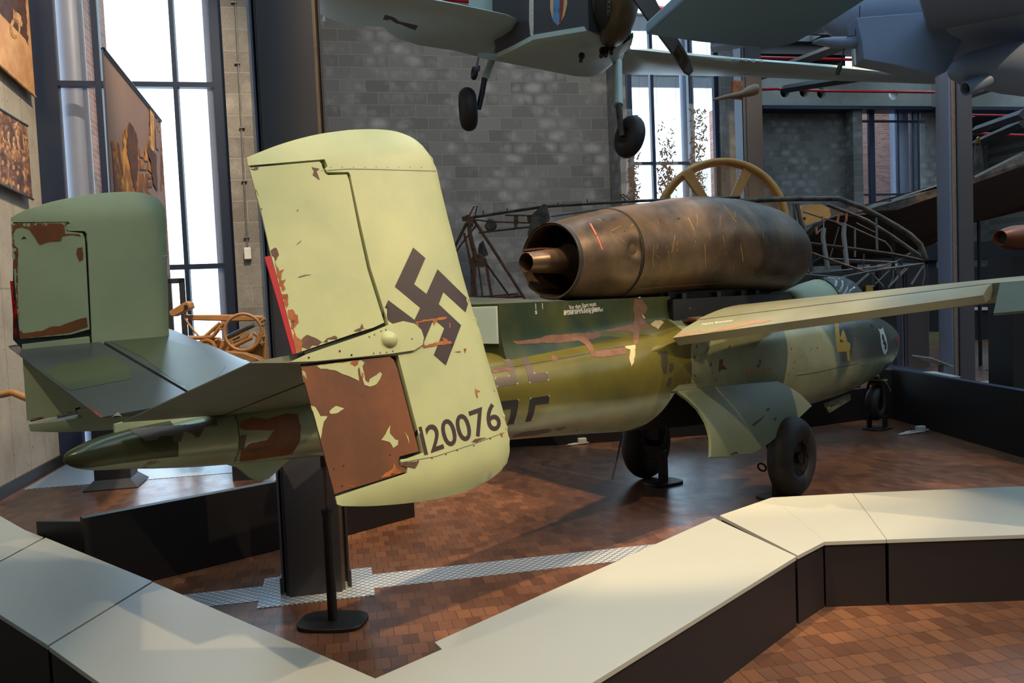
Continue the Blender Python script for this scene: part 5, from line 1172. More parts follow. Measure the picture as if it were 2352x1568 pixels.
b, t = stand(2015, 985, .34, 0, 0, 'low black floor stand under the nose wheel', .3)
MB().box(lambda x, y, z: b+FA*x+SA*y+ZA*z, -.06, .06, -.1, -.08, .02, .16).box(lambda x, y, z: b+FA*x+SA*y+ZA*z, -.06, .06, .08, .1, .02, .16).build('cradle', 'black', t)
# ---- coiled cables on the floor
def cable(px, py, w_, label, seed):
    b = G(px, py); rd = random.Random(seed); t = thing('power_cable', b, label, 'cable')
    for j in range(3):
        pts = []
        for k in range(26):
            an = 2*pi*k/13; rr = w_*(.5+.18*j)*(1+.15*sin(k)); pts.append(b+UA*rr*cos(an)+VA*rr*.35*sin(an+j)+ZA*(.008+.006*((k+j) % 3)))
        MB().tube(pts, .005, 6).build('loop', 'cable', t, smooth=60)
    q_ = b+UA*w_*.3
    MB().box(lambda x, y, z: q_+UA*x+VA*y+ZA*z, -.05, .05, -.03, .03, .01, .075).build('adapter_box', 'cable', t, bevel=.008)
cable(1328, 1021, .16, 'white cable coil with adapter on the floor under the rear fuselage', 3)
cable(2100, 994, .27, 'white cable coil with small box on the floor near the nose wheel', 4)

# ================================================================ other exhibits
def extr(name, polys, dep, thick, mat, parent, step=1e9, bevel=0, label=None, **k):
    vs, fs = fill2d(polys, min(step, 40)); n = len(vs); nrm = np.array([0, 1., 0])
    pl = lambda x, y, d: CP+ray(x, y)*dep+nrm*d   # thickness may run towards or away from the viewer
    A = [pl(x, y, 0) for x, y in vs]; B = [pl(x, y, thick) for x, y in vs]
    E = {(f[i], f[(i+1) % 3]) for f in fs for i in range(3)}
    m = MB().add(A+B, list(fs)+[tuple(i+n for i in f[::-1]) for f in fs]+[(b, a, a+n, b+n) for a, b in E if (b, a) not in E])
    o = m.build(name, mat, parent, bevel=bevel, label=label, smooth=30); return o, m
def tubes(name, lst, dep, mat, parent, n=8, **k):
    m = MB()
    for pts, r in lst: m.tube([DP(p[0], p[1], (p[2] if len(p) > 2 else dep)) for p in pts], r*dep/FPX, n)
    return m.build(name, mat, parent, smooth=50)
# tan anti-aircraft gun behind the tail
D_ = 8.3; kg = (380, 660, 7.84)
g0 = RM(-2.29, 8.95, 0); gun = thing('field_gun', g0, 'tan painted old gun carriage with handwheel behind the tail, against the window', 'gun')
F_ = lambda x, y, z: g0+UA*x+VA*y+ZA*z
MB().box(F_, -.17, .17, -.15, .15, 0, 1.06).build('pedestal', 'steel', gun, bevel=.01)
m = MB().rings([[F_(x, y, z) for x, y in ((-a, -a), (a, -a), (a, a), (-a, a))] for a, z in ((.25, 0), (.25, .012), (.17, .09))]); m.build('pedestal_foot', 'steel', gun)
extr('muzzle_housing', [zz([(60, 430), (280, 300), (380, 245), (430, 275), (455, 370), (330, 430), (150, 525), (70, 500)], *kg)], D_, .12, 'tan', gun, bevel=.008)
x, y = zz([(370, 347)], *kg)[0]; o = MB().tube([DP(x, y, D_-.01), DP(x, y, D_+.02)], .02, 16).tube([DP(x, y, D_-.012), DP(x, y, D_-.008)], .013, 16); o.build('muzzle_bore', 'dark', gun)
extr('barrel_beam', [zz([(330, 480), (400, 495), (1200, 490), (1700, 510), (1740, 560), (1690, 600), (1180, 610), (440, 590), (350, 530)], *kg)], D_+.15, .10, 'tan', gun, bevel=.01)
c = DP(*zz([(1400, 805)], *kg)[0], D_); MB().torus(c, np.array([.12, -1, .05]), .182, .016, 48, 10).build('handwheel', 'tan', gun, smooth=60)
tubes('linkage', [(zz([(300, 480), (420, 660), (530, 800), (620, 895)], *kg), 2.6), (zz([(990, 640), (840, 770), (700, 900)], *kg), 4.5), (zz([(1060, 640), (960, 740), (870, 860), (820, 890), (600, 905), (300, 905)], *kg), 5)], D_+.05, 'tan', gun)
extr('gear_housing', [zz([(560, 990), (640, 930), (820, 900), (900, 905), (960, 960), (1100, 950), (1150, 990), (1150, 1040), (1250, 1010), (1300, 1090), (1400, 1150), (1540, 1130), (1700, 1000), (1790, 1100), (1850, 1420), (1500, 1260), (1200, 1160), (900, 1160), (700, 1090)], *kg)], D_+.1, .14, 'tan', gun, bevel=.008)
c = DP(*zz([(740, 1090)], *kg)[0], D_); MB().rev(c, (.1, -1, .05), [(-.1, .085), (.0, .095), (.02, .09), (.02, .07), (.01, .065), (.01, .02), (.03, .018), (.03, .001)], 32).build('drum', 'tan', gun, smooth=40)
tubes('recoil_rod', [(zz([(1080, 920), (1340, 790), (1600, 670)], *kg), 5.5)], D_+.1, 'graytube', gun)
extr('slotted_bar', [zz([(1150, 930), (1480, 780), (1500, 850), (1460, 900), (1160, 1010)], *kg), zz([(1165, 960), (1420, 830), (1430, 860), (1170, 990)], *kg)], D_+.04, .03, 'tan', gun)
tubes('cross_bar', [(zz([(1220, 1060), (1560, 900)], *kg), 5), (zz([(1600, 820), (1680, 880), (1650, 1000), (1540, 1130), (1400, 1190), (1250, 1130)], *kg), 6), (zz([(1690, 640), (1800, 560)], *kg), 4), (zz([(1740, 700), (1790, 900), (1800, 1300)], *kg), 5)], D_+.06, 'tan', gun)
extr('wheel_fender', [zz([(900, 1190), (1100, 1148), (1400, 1175), (1650, 1270), (1870, 1430), (1720, 1510), (1500, 1400), (1250, 1345), (1060, 1250)], *kg)], D_-.1, .28, 'tan', gun, bevel=.01)
extr('wheel_inside', [zz([(1250, 1347), (1500, 1402), (1720, 1512), (1700, 1700), (1500, 1700), (1380, 1500)], *kg)], D_-.05, .2, 'wreckunder', gun)
tubes('trail_bar', [([(-40, 907), (5, 906), (26, 901), (34, 903), (60, 914), (140, 930)], 8)], 7.4, 'tan', gun, 12)
for x, y in zz([(930, 945), (820, 1075), (1015, 750), (960, 1110), (1760, 670), (1785, 880), (1780, 990), (1520, 1140), (1640, 1230)], *kg):
    c = DP(x, y, D_+.06); MB().rev(c, (0, -1, 0), [(0, .012), (.05, .012), (.055, .009)], 10).build('bolt', 'tan', gun, smooth=30)
MB().box(lambda x, y, z: DP(560, 880, D_+.1)*[1, 1, 0]+UA*x+VA*y+ZA*z, -.15, .15, -.1, .1, 0, .8).build('stand_column', 'steel', gun)

# suspended trainer aircraft
sus = thing('suspended_aircraft', DP(1300, 0, 9.3), 'pale blue propeller aircraft with fixed wheels hanging under the roof, top centre', 'aircraft')
sX = np.array([.54, -.84, 0]); 
def spanel(p0, yd, out, tm, name, mat, step=.15):
    yd = np.array(yd)/np.linalg.norm(yd); P = Panel(p0, sX, yd, out, tm); P.y0 -= .3; 
    P.part([out], name, mat, sus, step=step); return P
pL = spanel(np.array([.3, 9.3, 4.72]), (-.84, -.54, .03), [(650, -20), (690, 10), (745, 38), (809, 61), (882, 61), (890, 72), (915, 88), (960, 103), (1044, 116), (1098, 130), (1130, 129), (1185, 100), (1190, 60), (1185, 42), (1165, 34), (1060, 12), (945, -10), (860, -26), (760, -45)], .075, 'wing', 'sus')
lb = pL.last.bvh()
decal('wing_letter', [zz([(540, 133), (556, 103), (618, 120), (655, 150), (700, 158), (783, 178), (766, 208), (722, 192), (660, 166), (632, 160), (590, 132), (572, 140)], 700, 0, 3.0154)], lb, 'darkmark', sus, 8, .003)
pR = spanel(np.array([1.6, 10.3, 4.72]), (.87, .49, .055), [(1420, 172), (1440, 112), (1600, 133), (1800, 154), (2000, 177), (2130, 195), (2152, 203), (2146, 208), (2100, 207), (1900, 196), (1700, 183), (1560, 177)], .075, 'wing', 'sus')
rb = pR.last.bvh()
for q_ in ([(1752, 182), (1780, 180), (1830, 187), (1800, 190)], [(1690, 168), (1740, 170), (1700, 174)]): decal('wing_marking', [q_], rb, 'marksoft', sus, 8, .003)
tubes('leading_edge_strip', [([(1452, 112, 9.85), (1600, 131, 10.6), (1800, 152, 11.7), (2000, 176, 12.8), (2148, 202, 13.6)], 6)], 10.5, 'susdark', sus, 10) if False else None
# belly and side of the nose
bo = [(1098, 131), (1140, 133), (1181, 114), (1225, 91), (1290, 80), (1352, 70), (1400, 92), (1440, 96), (1455, 84), (1450, 104), (1420, 136), (1383, 168), (1355, 176), (1320, 174), (1230, 156)]
m = MB(); lo_ = [G(x, y, 4.42+.0006*(x-1098)*.2) for x, y in bo]; cc = sum(lo_)/len(lo_)
R = [[cc+(p-cc)*k+ZA*z for p in lo_] for k, z in ((.90, -.03), (.97, -.012), (1.0, 0), (1.0, .05))]
m.rings(R); m.build('belly', 'sus', sus, smooth=50); bbel = m.bvh()
up_ = [G(x, y, 4.45) for x, y in [(1140, 133), (1181, 114), (1225, 91), (1290, 80), (1352, 70), (1450, 95), (1440, 115)]]
back = [p+np.array([.1, 1.5, .75]) for p in (up_[-1], up_[0])]
O_ = up_+back; cc = sum(O_)/len(O_)
m = MB().rings([[cc+(p-cc)*k+ZA*z for p in O_] for k, z in ((1.0, .0), (1.03, .5), (1.0, 1.2), (.8, 1.6))]); m.build('fuselage_side', 'susdark', sus, smooth=35); bside = m.bvh()
decal('shield_emblem', [[(1264, -20), (1264, 20), (1268, 40), (1276, 54), (1281, 59), (1288, 53), (1297, 35), (1303, 10), (1303, -20)]], bside, 'shieldcream', sus, 6, .004)
decal('shield_tower', [[(1272, -20), (1271, 10), (1270, 48), (1281, 57), (1286, 54), (1291, 10), (1292, -20)]], bside, 'shieldblue', sus, 6, .008)
decal('shield_tower', [[(1287, -20), (1285, 54), (1290, 50), (1294, 20), (1296, -20)]], bside, 'reddull', sus, 6, .010)
for x in (1274, 1282): decal('tower_window', [[(x, 20), (x+3, 19), (x+3, 30), (x, 31)]], bside, 'shieldgrey', sus, 4, .012)
decal('panel_strip', [[(1217, -20), (1226, -20), (1226, 60), (1225, 92), (1219, 80), (1216, 50)]], bside, 'white', sus, 6, .006)
m = MB().sphere(DP(1407, -8, 8.75), 1, 32, 20, (.27, .62, .50)); m.build('engine_cowl', 'susgold', sus, smooth=60); bc = m.bvh()
decal('intake_opening', [[(1367, 0), (1378, -12), (1400, -5), (1404, 20), (1400, 45), (1390, 65), (1378, 74), (1368, 66), (1364, 40)]], bc, 'dark', sus, 8, .004)
decal('engine_part', [[(1397, 2), (1404, 0), (1403, 34), (1396, 34)]], bc, 'graytube', sus, 5, .012)
for y in (9, 19, 29): decal('engine_hole', [[(1400+2.6*cos(k), y+3.4*sin(k)) for k in range(6)]], bc, 'dark', sus, 3, .016)
decal('cowl_shade_band', [[(1410, 20), (1425, 30), (1440, 60), (1445, 85), (1436, 90)]], bc, 'susgold2', sus, 6, .004) if False else None
bl = [(1448, -14), (1500, -14), (1522, 30), (1560, 92), (1588, 140), (1593, 163), (1585, 172), (1573, 165), (1545, 122), (1500, 62)]
extr('propeller_blade', [bl], 7.9, .05, 'prop', sus, bevel=.02)
for x0, y0, x1, y1, r in ((1384, 116, 1381, 129, 5), (1396, 110, 1391, 128, 5), (1410, 102, 1404, 122, 5), (1336, 128, 1334, 140, 4.5)):
    m = MB().tube([DP(x0, y0, 9.0), DP(x1, y1, 8.85)], r*9/FPX, 12).tube([DP(x0, y0-1, 9.0), DP(x0, y0+1, 8.98)], (r+3)*9/FPX, 12).build('exhaust_stub', 'black', sus, smooth=40)
# wheels
for nm, px, py, ax, tw in (('a', 1075, 251, (1, .12, .04), 1.0), ('b', 1446, 314, (.9, .42, -.20), 1.0)):
    c = DP(px, py, 9.5); MB().torus(c, ax, .150, .096, 48, 18, 1.0).build('tyre', 'tyre', sus, smooth=60)
    a_ = np.array(ax)/np.linalg.norm(ax); MB().rev(c, a_, [(-.07, .02), (-.07, .07), (-.05, .085), (.05, .085), (.07, .07), (.07, .02)], 24).build('wheel_hub', 'hub', sus, smooth=40)
tubes('gear_leg', [([(1148, 90, 9.7), (1143, 105, 9.65), (1113, 182, 9.5)], 8)], 9.5, 'sus', sus, 16); tubes('gear_leg', [([(1418, 142, 9.8), (1420, 242, 9.5)], 11)], 9.5, 'sus', sus, 16)
tubes('gear_gaiter', [([(1113, 180, 9.5), (1107, 215, 9.5), (1099, 250, 9.5)], 6.5), ([(1096, 245, 9.5), (1080, 251, 9.5)], 4)], 9.5, 'black', sus, 12); tubes('gear_gaiter', [([(1421, 240, 9.5), (1424, 275, 9.5), (1430, 312, 9.5)], 7.5), ([(1428, 306, 9.5), (1446, 314, 9.5)], 4)], 9.5, 'wreck', sus, 12)
extr('leg_fairing', [[(1138, 85), (1160, 88), (1177, 97), (1163, 114), (1150, 112), (1140, 105)]], 9.6, .12, 'sus', sus, bevel=.02)
tubes('tail_wheel_leg', [([(1100, 128, 11), (1095, 152, 11)], 2.6)], 11, 'graytube', sus); c = DP(1090, 167, 11); MB().torus(c, (1, .35, -.15), .062, .034, 28, 12).build('tail_tyre', 'tyre', sus, smooth=60)
extr('tail_wheel_fork', [[(1083, 158), (1094, 148), (1103, 152), (1102, 160), (1096, 164), (1090, 156)]], 11, .05, 'black', sus)
# roof glass panel seen behind the pale wing
extr('canopy_side', [[(1078, -12), (1160, -12), (1160, 30), (1110, 24), (1076, 12)]], 9.9, .06, 'sus', sus)
# blue-grey aircraft, upper right
bg = thing('suspended_aircraft', DP(2050, 30, 7), 'matt blue-grey aircraft with pointed wing and nacelle hanging at the top right', 'aircraft')
wp = [(1483, 80), (1572, 0), (1640, -60), (2120, -60), (1990, 0), (1935, 35), (1880, 70), (1830, 98), (1790, 109), (1760, 111), (1690, 106), (1600, 97), (1540, 88)]
def slab(pts, z, th, name, mat, par, bev=.02, dz=lambda x, y: 0):
    P = [G(x, y, z+dz(x, y)) for x, y in pts]; m = MB().prism(P, (0, 0, th)); return m.build(name, mat, par, bevel=bev), m
slab(wp, 3.85, .10, 'wing_tip', 'bluewing', bg)
slab([(2100, -40), (2150, 155), (2175, 152), (2230, 132), (2290, 108), (2352, 84), (2440, 50), (2440, -60)], 3.8, .12, 'wing', 'bluegrey', bg)
def loft_px(lst, name, mat, par, n=28):   # (px, py, depth, radius px horizontally, vertically)
    R = []
    for i, (x, y, d, rx, rz) in enumerate(lst):
        a = lst[max(0, i-1)]; b = lst[min(len(lst)-1, i+1)]; t_ = DP(b[0], b[1], b[2])-DP(a[0], a[1], a[2]); t_[2] = 0; t_ /= np.linalg.norm(t_); nn_ = np.array([-t_[1], t_[0], 0]); c = DP(x, y, d)
        R.append([c+nn_*(rx*d/FPX*cos(2*pi*k/n))+ZA*(rz*d/FPX*sin(2*pi*k/n)) for k in range(n)])
    m = MB().rings(R); return m.build(name, mat, par, smooth=60), m
o, mh = loft_px([(1890, 40, 7.6, 18, 30), (1930, 45, 7.5, 45, 52), (1990, 48, 7.4, 70, 72), (2080, 45, 7.3, 90, 88), (2200, 38, 7.1, 105, 92), (2352, 25, 6.9, 120, 96), (2500, 10, 6.7, 120, 96)], 'fuselage', 'bluegrey', bg)
vf = [(1944, 60), (1955, 115), (1958, 153), (2030, 166), (2095, 182), (2124, 188), (2142, 181), (2152, 168), (2166, 130), (2185, 95), (2200, 40)]
extr('ventral_fin', [vf], 7.1, -.22, 'bluegrey', bg, bevel=.04)
extr('fin_edge_strip', [[(1955, 116), (1959, 116), (1961, 153), (1957, 153)]], 6.87, -.05, 'sus', bg)
loft_px([(1866, 98, 7.0, 2, 3), (1885, 96, 7.0, 8, 8), (1915, 98, 7.0, 13, 13), (1950, 98, 7.0, 14, 14), (2000, 98, 7.0, 12, 12)], 'gun_pod', 'bluegrey', bg, 20)
tubes('trailing_weight', [([(1938, 112), (1932, 150)], 1.6), ([(1931, 147), (1923, 170)], 5.5)], 7.0, 'black', bg)
tubes('hanging_wire', [([(1975, 14), (1974, 40), (1966, 50), (1964, 82), (1945, 84)], 1.3)], 6.95, 'black', bg)
loft_px([(2177, 166, 6.7, 3, 4), (2186, 163, 6.7, 16, 18), (2210, 160, 6.7, 32, 34), (2250, 158, 6.7, 43, 44), (2300, 158, 6.65, 46, 56), (2352, 158, 6.6, 52, 62), (2480, 150, 6.5, 55, 66)], 'nacelle', 'bluegrey', bg)
c = DP(2206, 208, 6.55); ax_ = DP(2206, 208, 6.55)-DP(2290, 178, 6.6); m = MB().rev(DP(2290, 178, 6.62), ax_, [(0, .05), (.2, .058), (.30, .056), (.302, .050), (.2, .048)], 24, False); m.build('exhaust_pipe', 'bluegrey', bg, smooth=40)
MB().rev(DP(2290, 178, 6.62), ax_, [(.24, .049), (.245, .001)], 20, False).build('exhaust_inside', 'wreckunder', bg)
# hanging wooden paddle on orange bracket
t = thing('wooden_float', DP(1690, 215, 11), 'wooden paddle-like float hanging from an orange bracket under the long wing', 'float')
extr('bracket', [[(1683, 183), (1706, 185), (1708, 226), (1682, 224)]], 11, .10, 'orange', t, bevel=.01)
loft_px([(1638, 229, 10.9, 2, 2.5), (1660, 224, 10.9, 5, 5), (1700, 216, 11, 8, 7), (1718, 210, 11, 14, 12), (1733, 206, 11, 14, 13), (1741, 205, 11, 10, 10)], 'float_body', 'woodp', t, 18)
# ochre wheel rim with mesh
rg = thing('wheel_rim', RM(6.2, 13.0, 0), 'large ochre painted wheel rim with spokes and mesh behind the engine', 'wheel')
dR = 13.2; c = DP(1656, 515, dR); axr = np.array([-.12, -1, .05])
MB().torus(c, axr, 1.00, .058, 96, 12, 1.6).build('rim', 'yellowring', rg, smooth=60)
MB().torus(c, axr, .94, .018, 96, 8, 2.0).build('inner_rim', 'yellowring', rg, smooth=60)
for k in range(6):
    an = radians(62+60*k); d_ = np.array([cos(an), 0, sin(an)]); sd = np.array([-sin(an), 0, cos(an)])
    MB().hexa([c+d_*r_+sd*w_+np.array([0, y_, 0]) for y_ in (-.04, .04) for r_, w_ in ((.12, -.05), (.12, .05), (.99, .085), (.99, -.085))]).build('spoke', 'yellowring', rg, bevel=.01)
MB().rev(c, axr, [(-.1, .15), (.1, .15)], 24).build('hub', 'yellowring', rg)
MB().rings([[c+np.array([r_*cos(2*pi*k/64), 0.0, r_*sin(2*pi*k/64)]) for k in range(64)] for r_ in (.15, .96)], False).build('mesh_screen', 'meshwire', rg)
MB().box(lambda x, y, z: c*[1, 1, 0]+np.array([x, y, z]), -.06, .06, -.06, .06, 0, c[2]-.1).build('support_post', 'steel', rg)
# acrylic sheets with brown flakes
for k, (x0, x1, y0, y1, dA, lb_) in enumerate([(1437, 1472, 250, 475, 14.0, 'clear acrylic sheet with brown flakes, left one beside the hanging wheel'), (1506, 1556, 262, 475, 14.4, 'clear acrylic sheet with dark flakes, middle one of three before the window'), (1583, 1628, 238, 475, 14.2, 'clear acrylic sheet with golden brown flakes, right one of three before the window')]):
    t = thing('acrylic_sheet', DP((x0+x1)/2, y1, dA), lb_, 'sheet', None)
    extr('sheet', [[(x0, y0), (x1, y0+1), (x1+4, y1), (x0+2, y1)]], dA, .01, 'acryl', t)
    rd = random.Random(20+k); m = MB()
    for i in range(330):
        x = rd.gauss((x0+x1)/2, (x1-x0)*.24); y = rd.uniform(y0+14, y1) if k != 1 else rd.triangular(y0+10, y1, y1-60)
        if not x0 < x < x1: continue
        a = rd.uniform(0, 6.28); l_ = rd.uniform(.018, .055); p = DP(x, y, dA-.01); e = np.array([cos(a), 0, sin(a)])*l_; e2 = np.array([-sin(a), 0, cos(a)])*l_*.3
        m.add([p-e, p+e2, p+e, p-e2+e*.3], [(0, 1, 2, 3)])
    m.build('brown_flakes', 'flake', t, kind='stuff')
    tubes('suspension_wire', [([(x0+3, y0), (x0, -20)], .5), ([(x1-3, y0), (x1-6, -20)], .5)], dA, 'graytube', t, 5)
    MB().box(lambda x, y, z: DP((x0+x1)/2, y1, dA)*[1, 1, 0]+np.array([x, y, z]), -.15, .15, -.1, .1, 0, .05).build('floor_weight', 'steel', t)
# rusty fuselage skeleton
dS = 10.6
sk = thing('aircraft_skeleton', DP(1250, 700, dS)*[1, 1, 0], 'rusty tubular skeleton of an aircraft fuselage behind the engine', 'aircraft wreck')
tubes('longeron', [([(1083, 499), (1250, 474), (1450, 462), (1700, 452)], 3.4)], dS, 'wreck', sk); tubes('longeron', [([(1100, 534), (1215, 521)], 2.4)], dS, 'wreck', sk)
tubes('longeron', [([(1085, 504), (1130, 509), (1225, 512)], 1.8), ([(1160, 494), (1226, 495)], 1.8)], dS, 'rust', sk)
tubes('tail_post', [([(1075, 494), (1080, 540), (1094, 600)], 5)], dS, 'rust', sk)
tubes('brace', [([(1087, 503), (1125, 560), (1207, 688)], 3.6)], dS, 'rust', sk); tubes('brace', [([(1072, 512), (1040, 575)], 3.4)], dS, 'wreck', sk)
tubes('brace', [([(1066, 535), (1078, 590), (1090, 640), (1096, 688)], 2.8)], dS, 'rust', sk); tubes('brace', [([(1118, 607), (1172, 682)], 2.4)], dS, 'tube', sk)
tubes('brace', [([(1096, 515), (1060, 560), (1040, 590)], 2)], dS+.3, 'rust', sk)
extr('fork_plate', [[(1087, 586), (1098, 582), (1117, 594), (1120, 606), (1134, 690), (1127, 690), (1114, 612), (1106, 614), (1098, 612), (1094, 612), (1090, 690), (1082, 690), (1080, 612), (1076, 602)]], dS, .04, 'rust', sk)
tubes('brace', [([(1099, 612), (1110, 690)], 2)], dS, 'rust', sk)
extr('tail_lug', [[(1060, 498), (1068, 496), (1088, 498), (1086, 520), (1078, 520), (1072, 508), (1062, 507)]], dS-.03, .06, 'rust', sk)
tubes('step_hook', [([(1078, 495), (1088, 475), (1096, 473), (1091, 494)], 1.6)], dS, 'rust', sk)
extr('bulkhead', [[(1222, 492), (1248, 468), (1256, 470), (1264, 502), (1252, 510), (1240, 512), (1216, 545), (1213, 530), (1218, 512)]], dS-.05, .35, 'wreck', sk)
extr('actuator', [[(1112, 520), (1122, 500), (1134, 504), (1142, 516), (1138, 526), (1120, 530)], ], dS, .1, 'wreck', sk, bevel=.02); extr('actuator', [[(1180, 494), (1190, 494), (1191, 508), (1188, 522), (1181, 522)]], dS, .06, 'rust', sk); extr('actuator', [[(1210, 493), (1224, 494), (1226, 510), (1212, 512)]], dS, .1, 'rust', sk)
extr('torn_sheet', [[(1100, 560), (1110, 552), (1122, 585), (1112, 590), (1098, 580)]], dS+.05, .04, 'wreck', sk)
tubes('bottom_rail', [([(1060, 692), (1200, 679)], 3.4), ([(1075, 684), (1190, 674)], 2.0)], dS, 'rust', sk)
for x in (1456, 1510): tubes('rail_bolt', [([(x, 463), (x, 456)], 1.6)], dS, 'wreck', sk)
for x in (1110, 1165, 1282, 1349): tubes('rail_bolt', [([(x, 494-(x-1110)*.11), (x, 484-(x-1110)*.11)], 1.5)], dS, 'wreck', sk)
tubes('handle', [([(1440, 462), (1424, 447), (1431, 446), (1449, 460)], 1.5)], dS, 'wreck', sk)
tubes('second_rail', [([(1265, 497), (1450, 470), (1700, 458)], 2)], dS+.5, 'graytube', sk)
kc = (1800, 440, 6.5333)
Zc = lambda P: zz(P, *kc)
tubes('canopy_spine', [(Zc([(-700, 140), (-100, 115), (200, 105), (820, 105), (1200, 245), (1380, 340), (1700, 520), (1900, 650), (2050, 790), (2130, 1010)]), 6.0)], dS, 'wreck', sk, 12)
tubes('canopy_rail', [(Zc([(640, 190), (1250, 430), (1600, 650), (2090, 995)]), 4.2)], dS+.5, 'wreck', sk, 10)
tubes('canopy_sill', [(Zc([(330, 770), (1000, 850), (1650, 940), (2110, 1040)]), 3.8)], dS, 'tube', sk, 10)
tubes('window_post', [(Zc([(200, 180), (260, 480), (350, 780), (420, 1200)]), 5.0), (Zc([(150, 180), (200, 700)]), 3.4)], dS, 'wreck', sk)
tubes('window_post', [(Zc([(1390, 390), (1403, 900)]), 2.6)], dS, 'graytube', sk)
tubes('control_rod', [(Zc([(290, 300), (600, 400), (960, 505), (1370, 690), (1520, 750), (1600, 840), (1640, 930)]), 1.8), (Zc([(345, 520), (590, 430), (890, 330)]), 1.6), (Zc([(1090, 470), (1370, 610)]), 1.3), (Zc([(830, 530), (700, 980)]), 1.2)], dS+.2, 'graytube', sk)
tubes('floor_rod', [(Zc([(320, 880), (750, 1040), (1190, 1190)]), 2.8)], dS-.1, 'pipeM', sk)
tubes('frame_tube', [(Zc([(-100, 1200), (850, 1290), (1300, 1190), (2110, 1075)]), 2.4), (Zc([(700, 1200), (1480, 1120)]), 2.4), (Zc([(620, 1000), (1000, 1020), (1700, 1060)]), 1.8), (Zc([(1200, 1190), (1500, 1110), (1800, 1000), (1900, 920)]), 1.6)], dS, 'graytube', sk)
tubes('frame_tube', [(Zc([(1080, 1410), (1280, 1230)]), 3.4), (Zc([(1600, 1410), (1860, 1150)]), 2.4), (Zc([(1320, 1440), (1590, 1180)]), 1.8), (Zc([(1920, 1390), (2100, 1110)]), 2.6), (Zc([(1570, 1440), (1820, 1150)]), 2.2), (Zc([(1650, 1170), (1645, 1290), (1590, 1410)]), 1.4), (Zc([(2105, 1060), (2118, 1250), (2085, 1400)]), 1.3), (Zc([(1320, 1220), (1500, 1430)]), 2)], dS, 'graytube', sk)
tubes('frame_post', [(Zc([(1730, 1130), (1730, 1400)]), 3), (Zc([(1205, 930), (1195, 1190)]), 1.6), (Zc([(1780, 1000), (1780, 1120)]), 1.6), (Zc([(1350, 1200), (1360, 1430)]), 2.6)], dS, 'wreck', sk)
rdk = random.Random(2)
for k in range(16):
    x, y = rdk.uniform(-80, 480), rdk.uniform(980, 1300); tubes('bent_tube', [(Zc([(x, y), (x+rdk.uniform(-150, 150), y+rdk.uniform(-130, 60))]), rdk.uniform(1, 2.4))], dS+rdk.uniform(-.2, .4), ('wreck', 'rust', 'tube')[k % 3], sk)
for P, q in (([(600, 545), (590, 700), (665, 1170)], [[(490, 530), (495, 640)], [(575, 370), (600, 450)]]), ([(910, 470), (900, 640), (950, 1110)], [[(825, 355), (805, 470)], [(945, 325), (935, 450)]])):
    tubes('control_column', [(Zc(P), 5.2)], dS, 'cable2', sk, 12)
    for g in q: tubes('orange_grip', [(Zc(g), 2.8)], dS-.05, 'orange', sk, 10)
    tubes('grip_arm', [(Zc([q[0][1], ((q[0][1][0]+P[0][0])/2, P[0][1]+30), P[0], q[1][1]]), 1.5)], dS, 'cable2', sk)
extr('round_casing', [Zc([(290, 200), (560, 190), (680, 240), (710, 360), (640, 430), (480, 450), (330, 510), (250, 300)]), Zc([(310+28*cos(k), 405+28*sin(k)) for k in range(6)])], dS+1.0, .2, 'yellowring', sk)
for x_, nm in ((1150, 1), (1600, 2), (1960, 3)):
    p = DP(x_, 690, dS+.1); MB().box(lambda x, y, z: p*[1, 1, 0]+np.array([x, y, z]), -.05, .05, -.05, .05, 0, p[2]).build('support_post', 'steel', sk)
tubes('vertical_rod', [(Zc([(1070, 540), (1070, 980)]), 2)], dS+1, 'graytube', sk)
# burnt wing
ww = thing('burnt_wing', DP(2200, 600, 16)*[1, 1, 0], 'burnt and torn aircraft wing rising to the right behind the tall column', 'aircraft wreck')
def slab3(pts, th, name, mat, par, bev=0):   # (px,py,depth)
    P = [DP(p[0], p[1], p[2]*1.22) for p in pts]; m = MB().prism(P, th); return m.build(name, mat, par, bevel=bev)
slab3([(1905, 500, 12.6), (2000, 484, 12.4), (2150, 448, 12), (2230, 420, 11.8), (2352, 376, 11.4), (2450, 340, 11), (2450, 440, 14.5), (2352, 484, 15), (2235, 512, 15.4), (2140, 562, 15.8), (2050, 592, 16), (1900, 600, 16), (1840, 560, 15)], (0, .05, .14), 'wing_underside', 'wreckunder', ww)
slab3([(1975, 486, 12.2), (2010, 470, 12.2), (2040, 464, 12.1), (2043, 459, 12.1), (2050, 461, 12.1), (2090, 447, 12), (2150, 428, 11.8), (2232, 399, 11.6), (2240, 408, 11.6), (2352, 352, 11.3), (2450, 312, 11), (2450, 345, 11), (2352, 382, 11.3), (2240, 420, 11.6), (2150, 452, 11.8), (2060, 482, 12), (2000, 494, 12.2)], (.02, .15, .03), 'leading_edge_skin', 'wreck', ww)
slab3([(1950, 496, 12.5), (2000, 484, 12.4), (2012, 472, 12.3), (1990, 492, 12.4)], (.02, .1, .05), 'torn_corner', 'wreck', ww)
for x in (2050, 2248): 
    p = DP(x, 505, 16.2); MB().tube([p, p*[1, 1, 0]], .035, 12).build('support_post', 'steel', ww)
tt = thing('propeller_blade', DP(2250, 400, 15.5)*[1, 1, 1], 'upright grey blade with a brass tip standing above the burnt wing', 'propeller')
loft_px([(2249, 412, 15.5, 13, 3), (2249, 400, 15.5, 13, 8)], 'blade_root', 'wreck', tt)
extr('blade', [[(2236, 408), (2238, 370), (2242, 328), (2248, 320), (2254, 328), (2258, 368), (2262, 400)]], 15.5, .06, 'wreck', tt, bevel=.01); extr('brass_tip', [[(2243, 330), (2245, 316), (2249, 312), (2254, 330)]], 15.45, .06, 'brass', tt, bevel=.01)
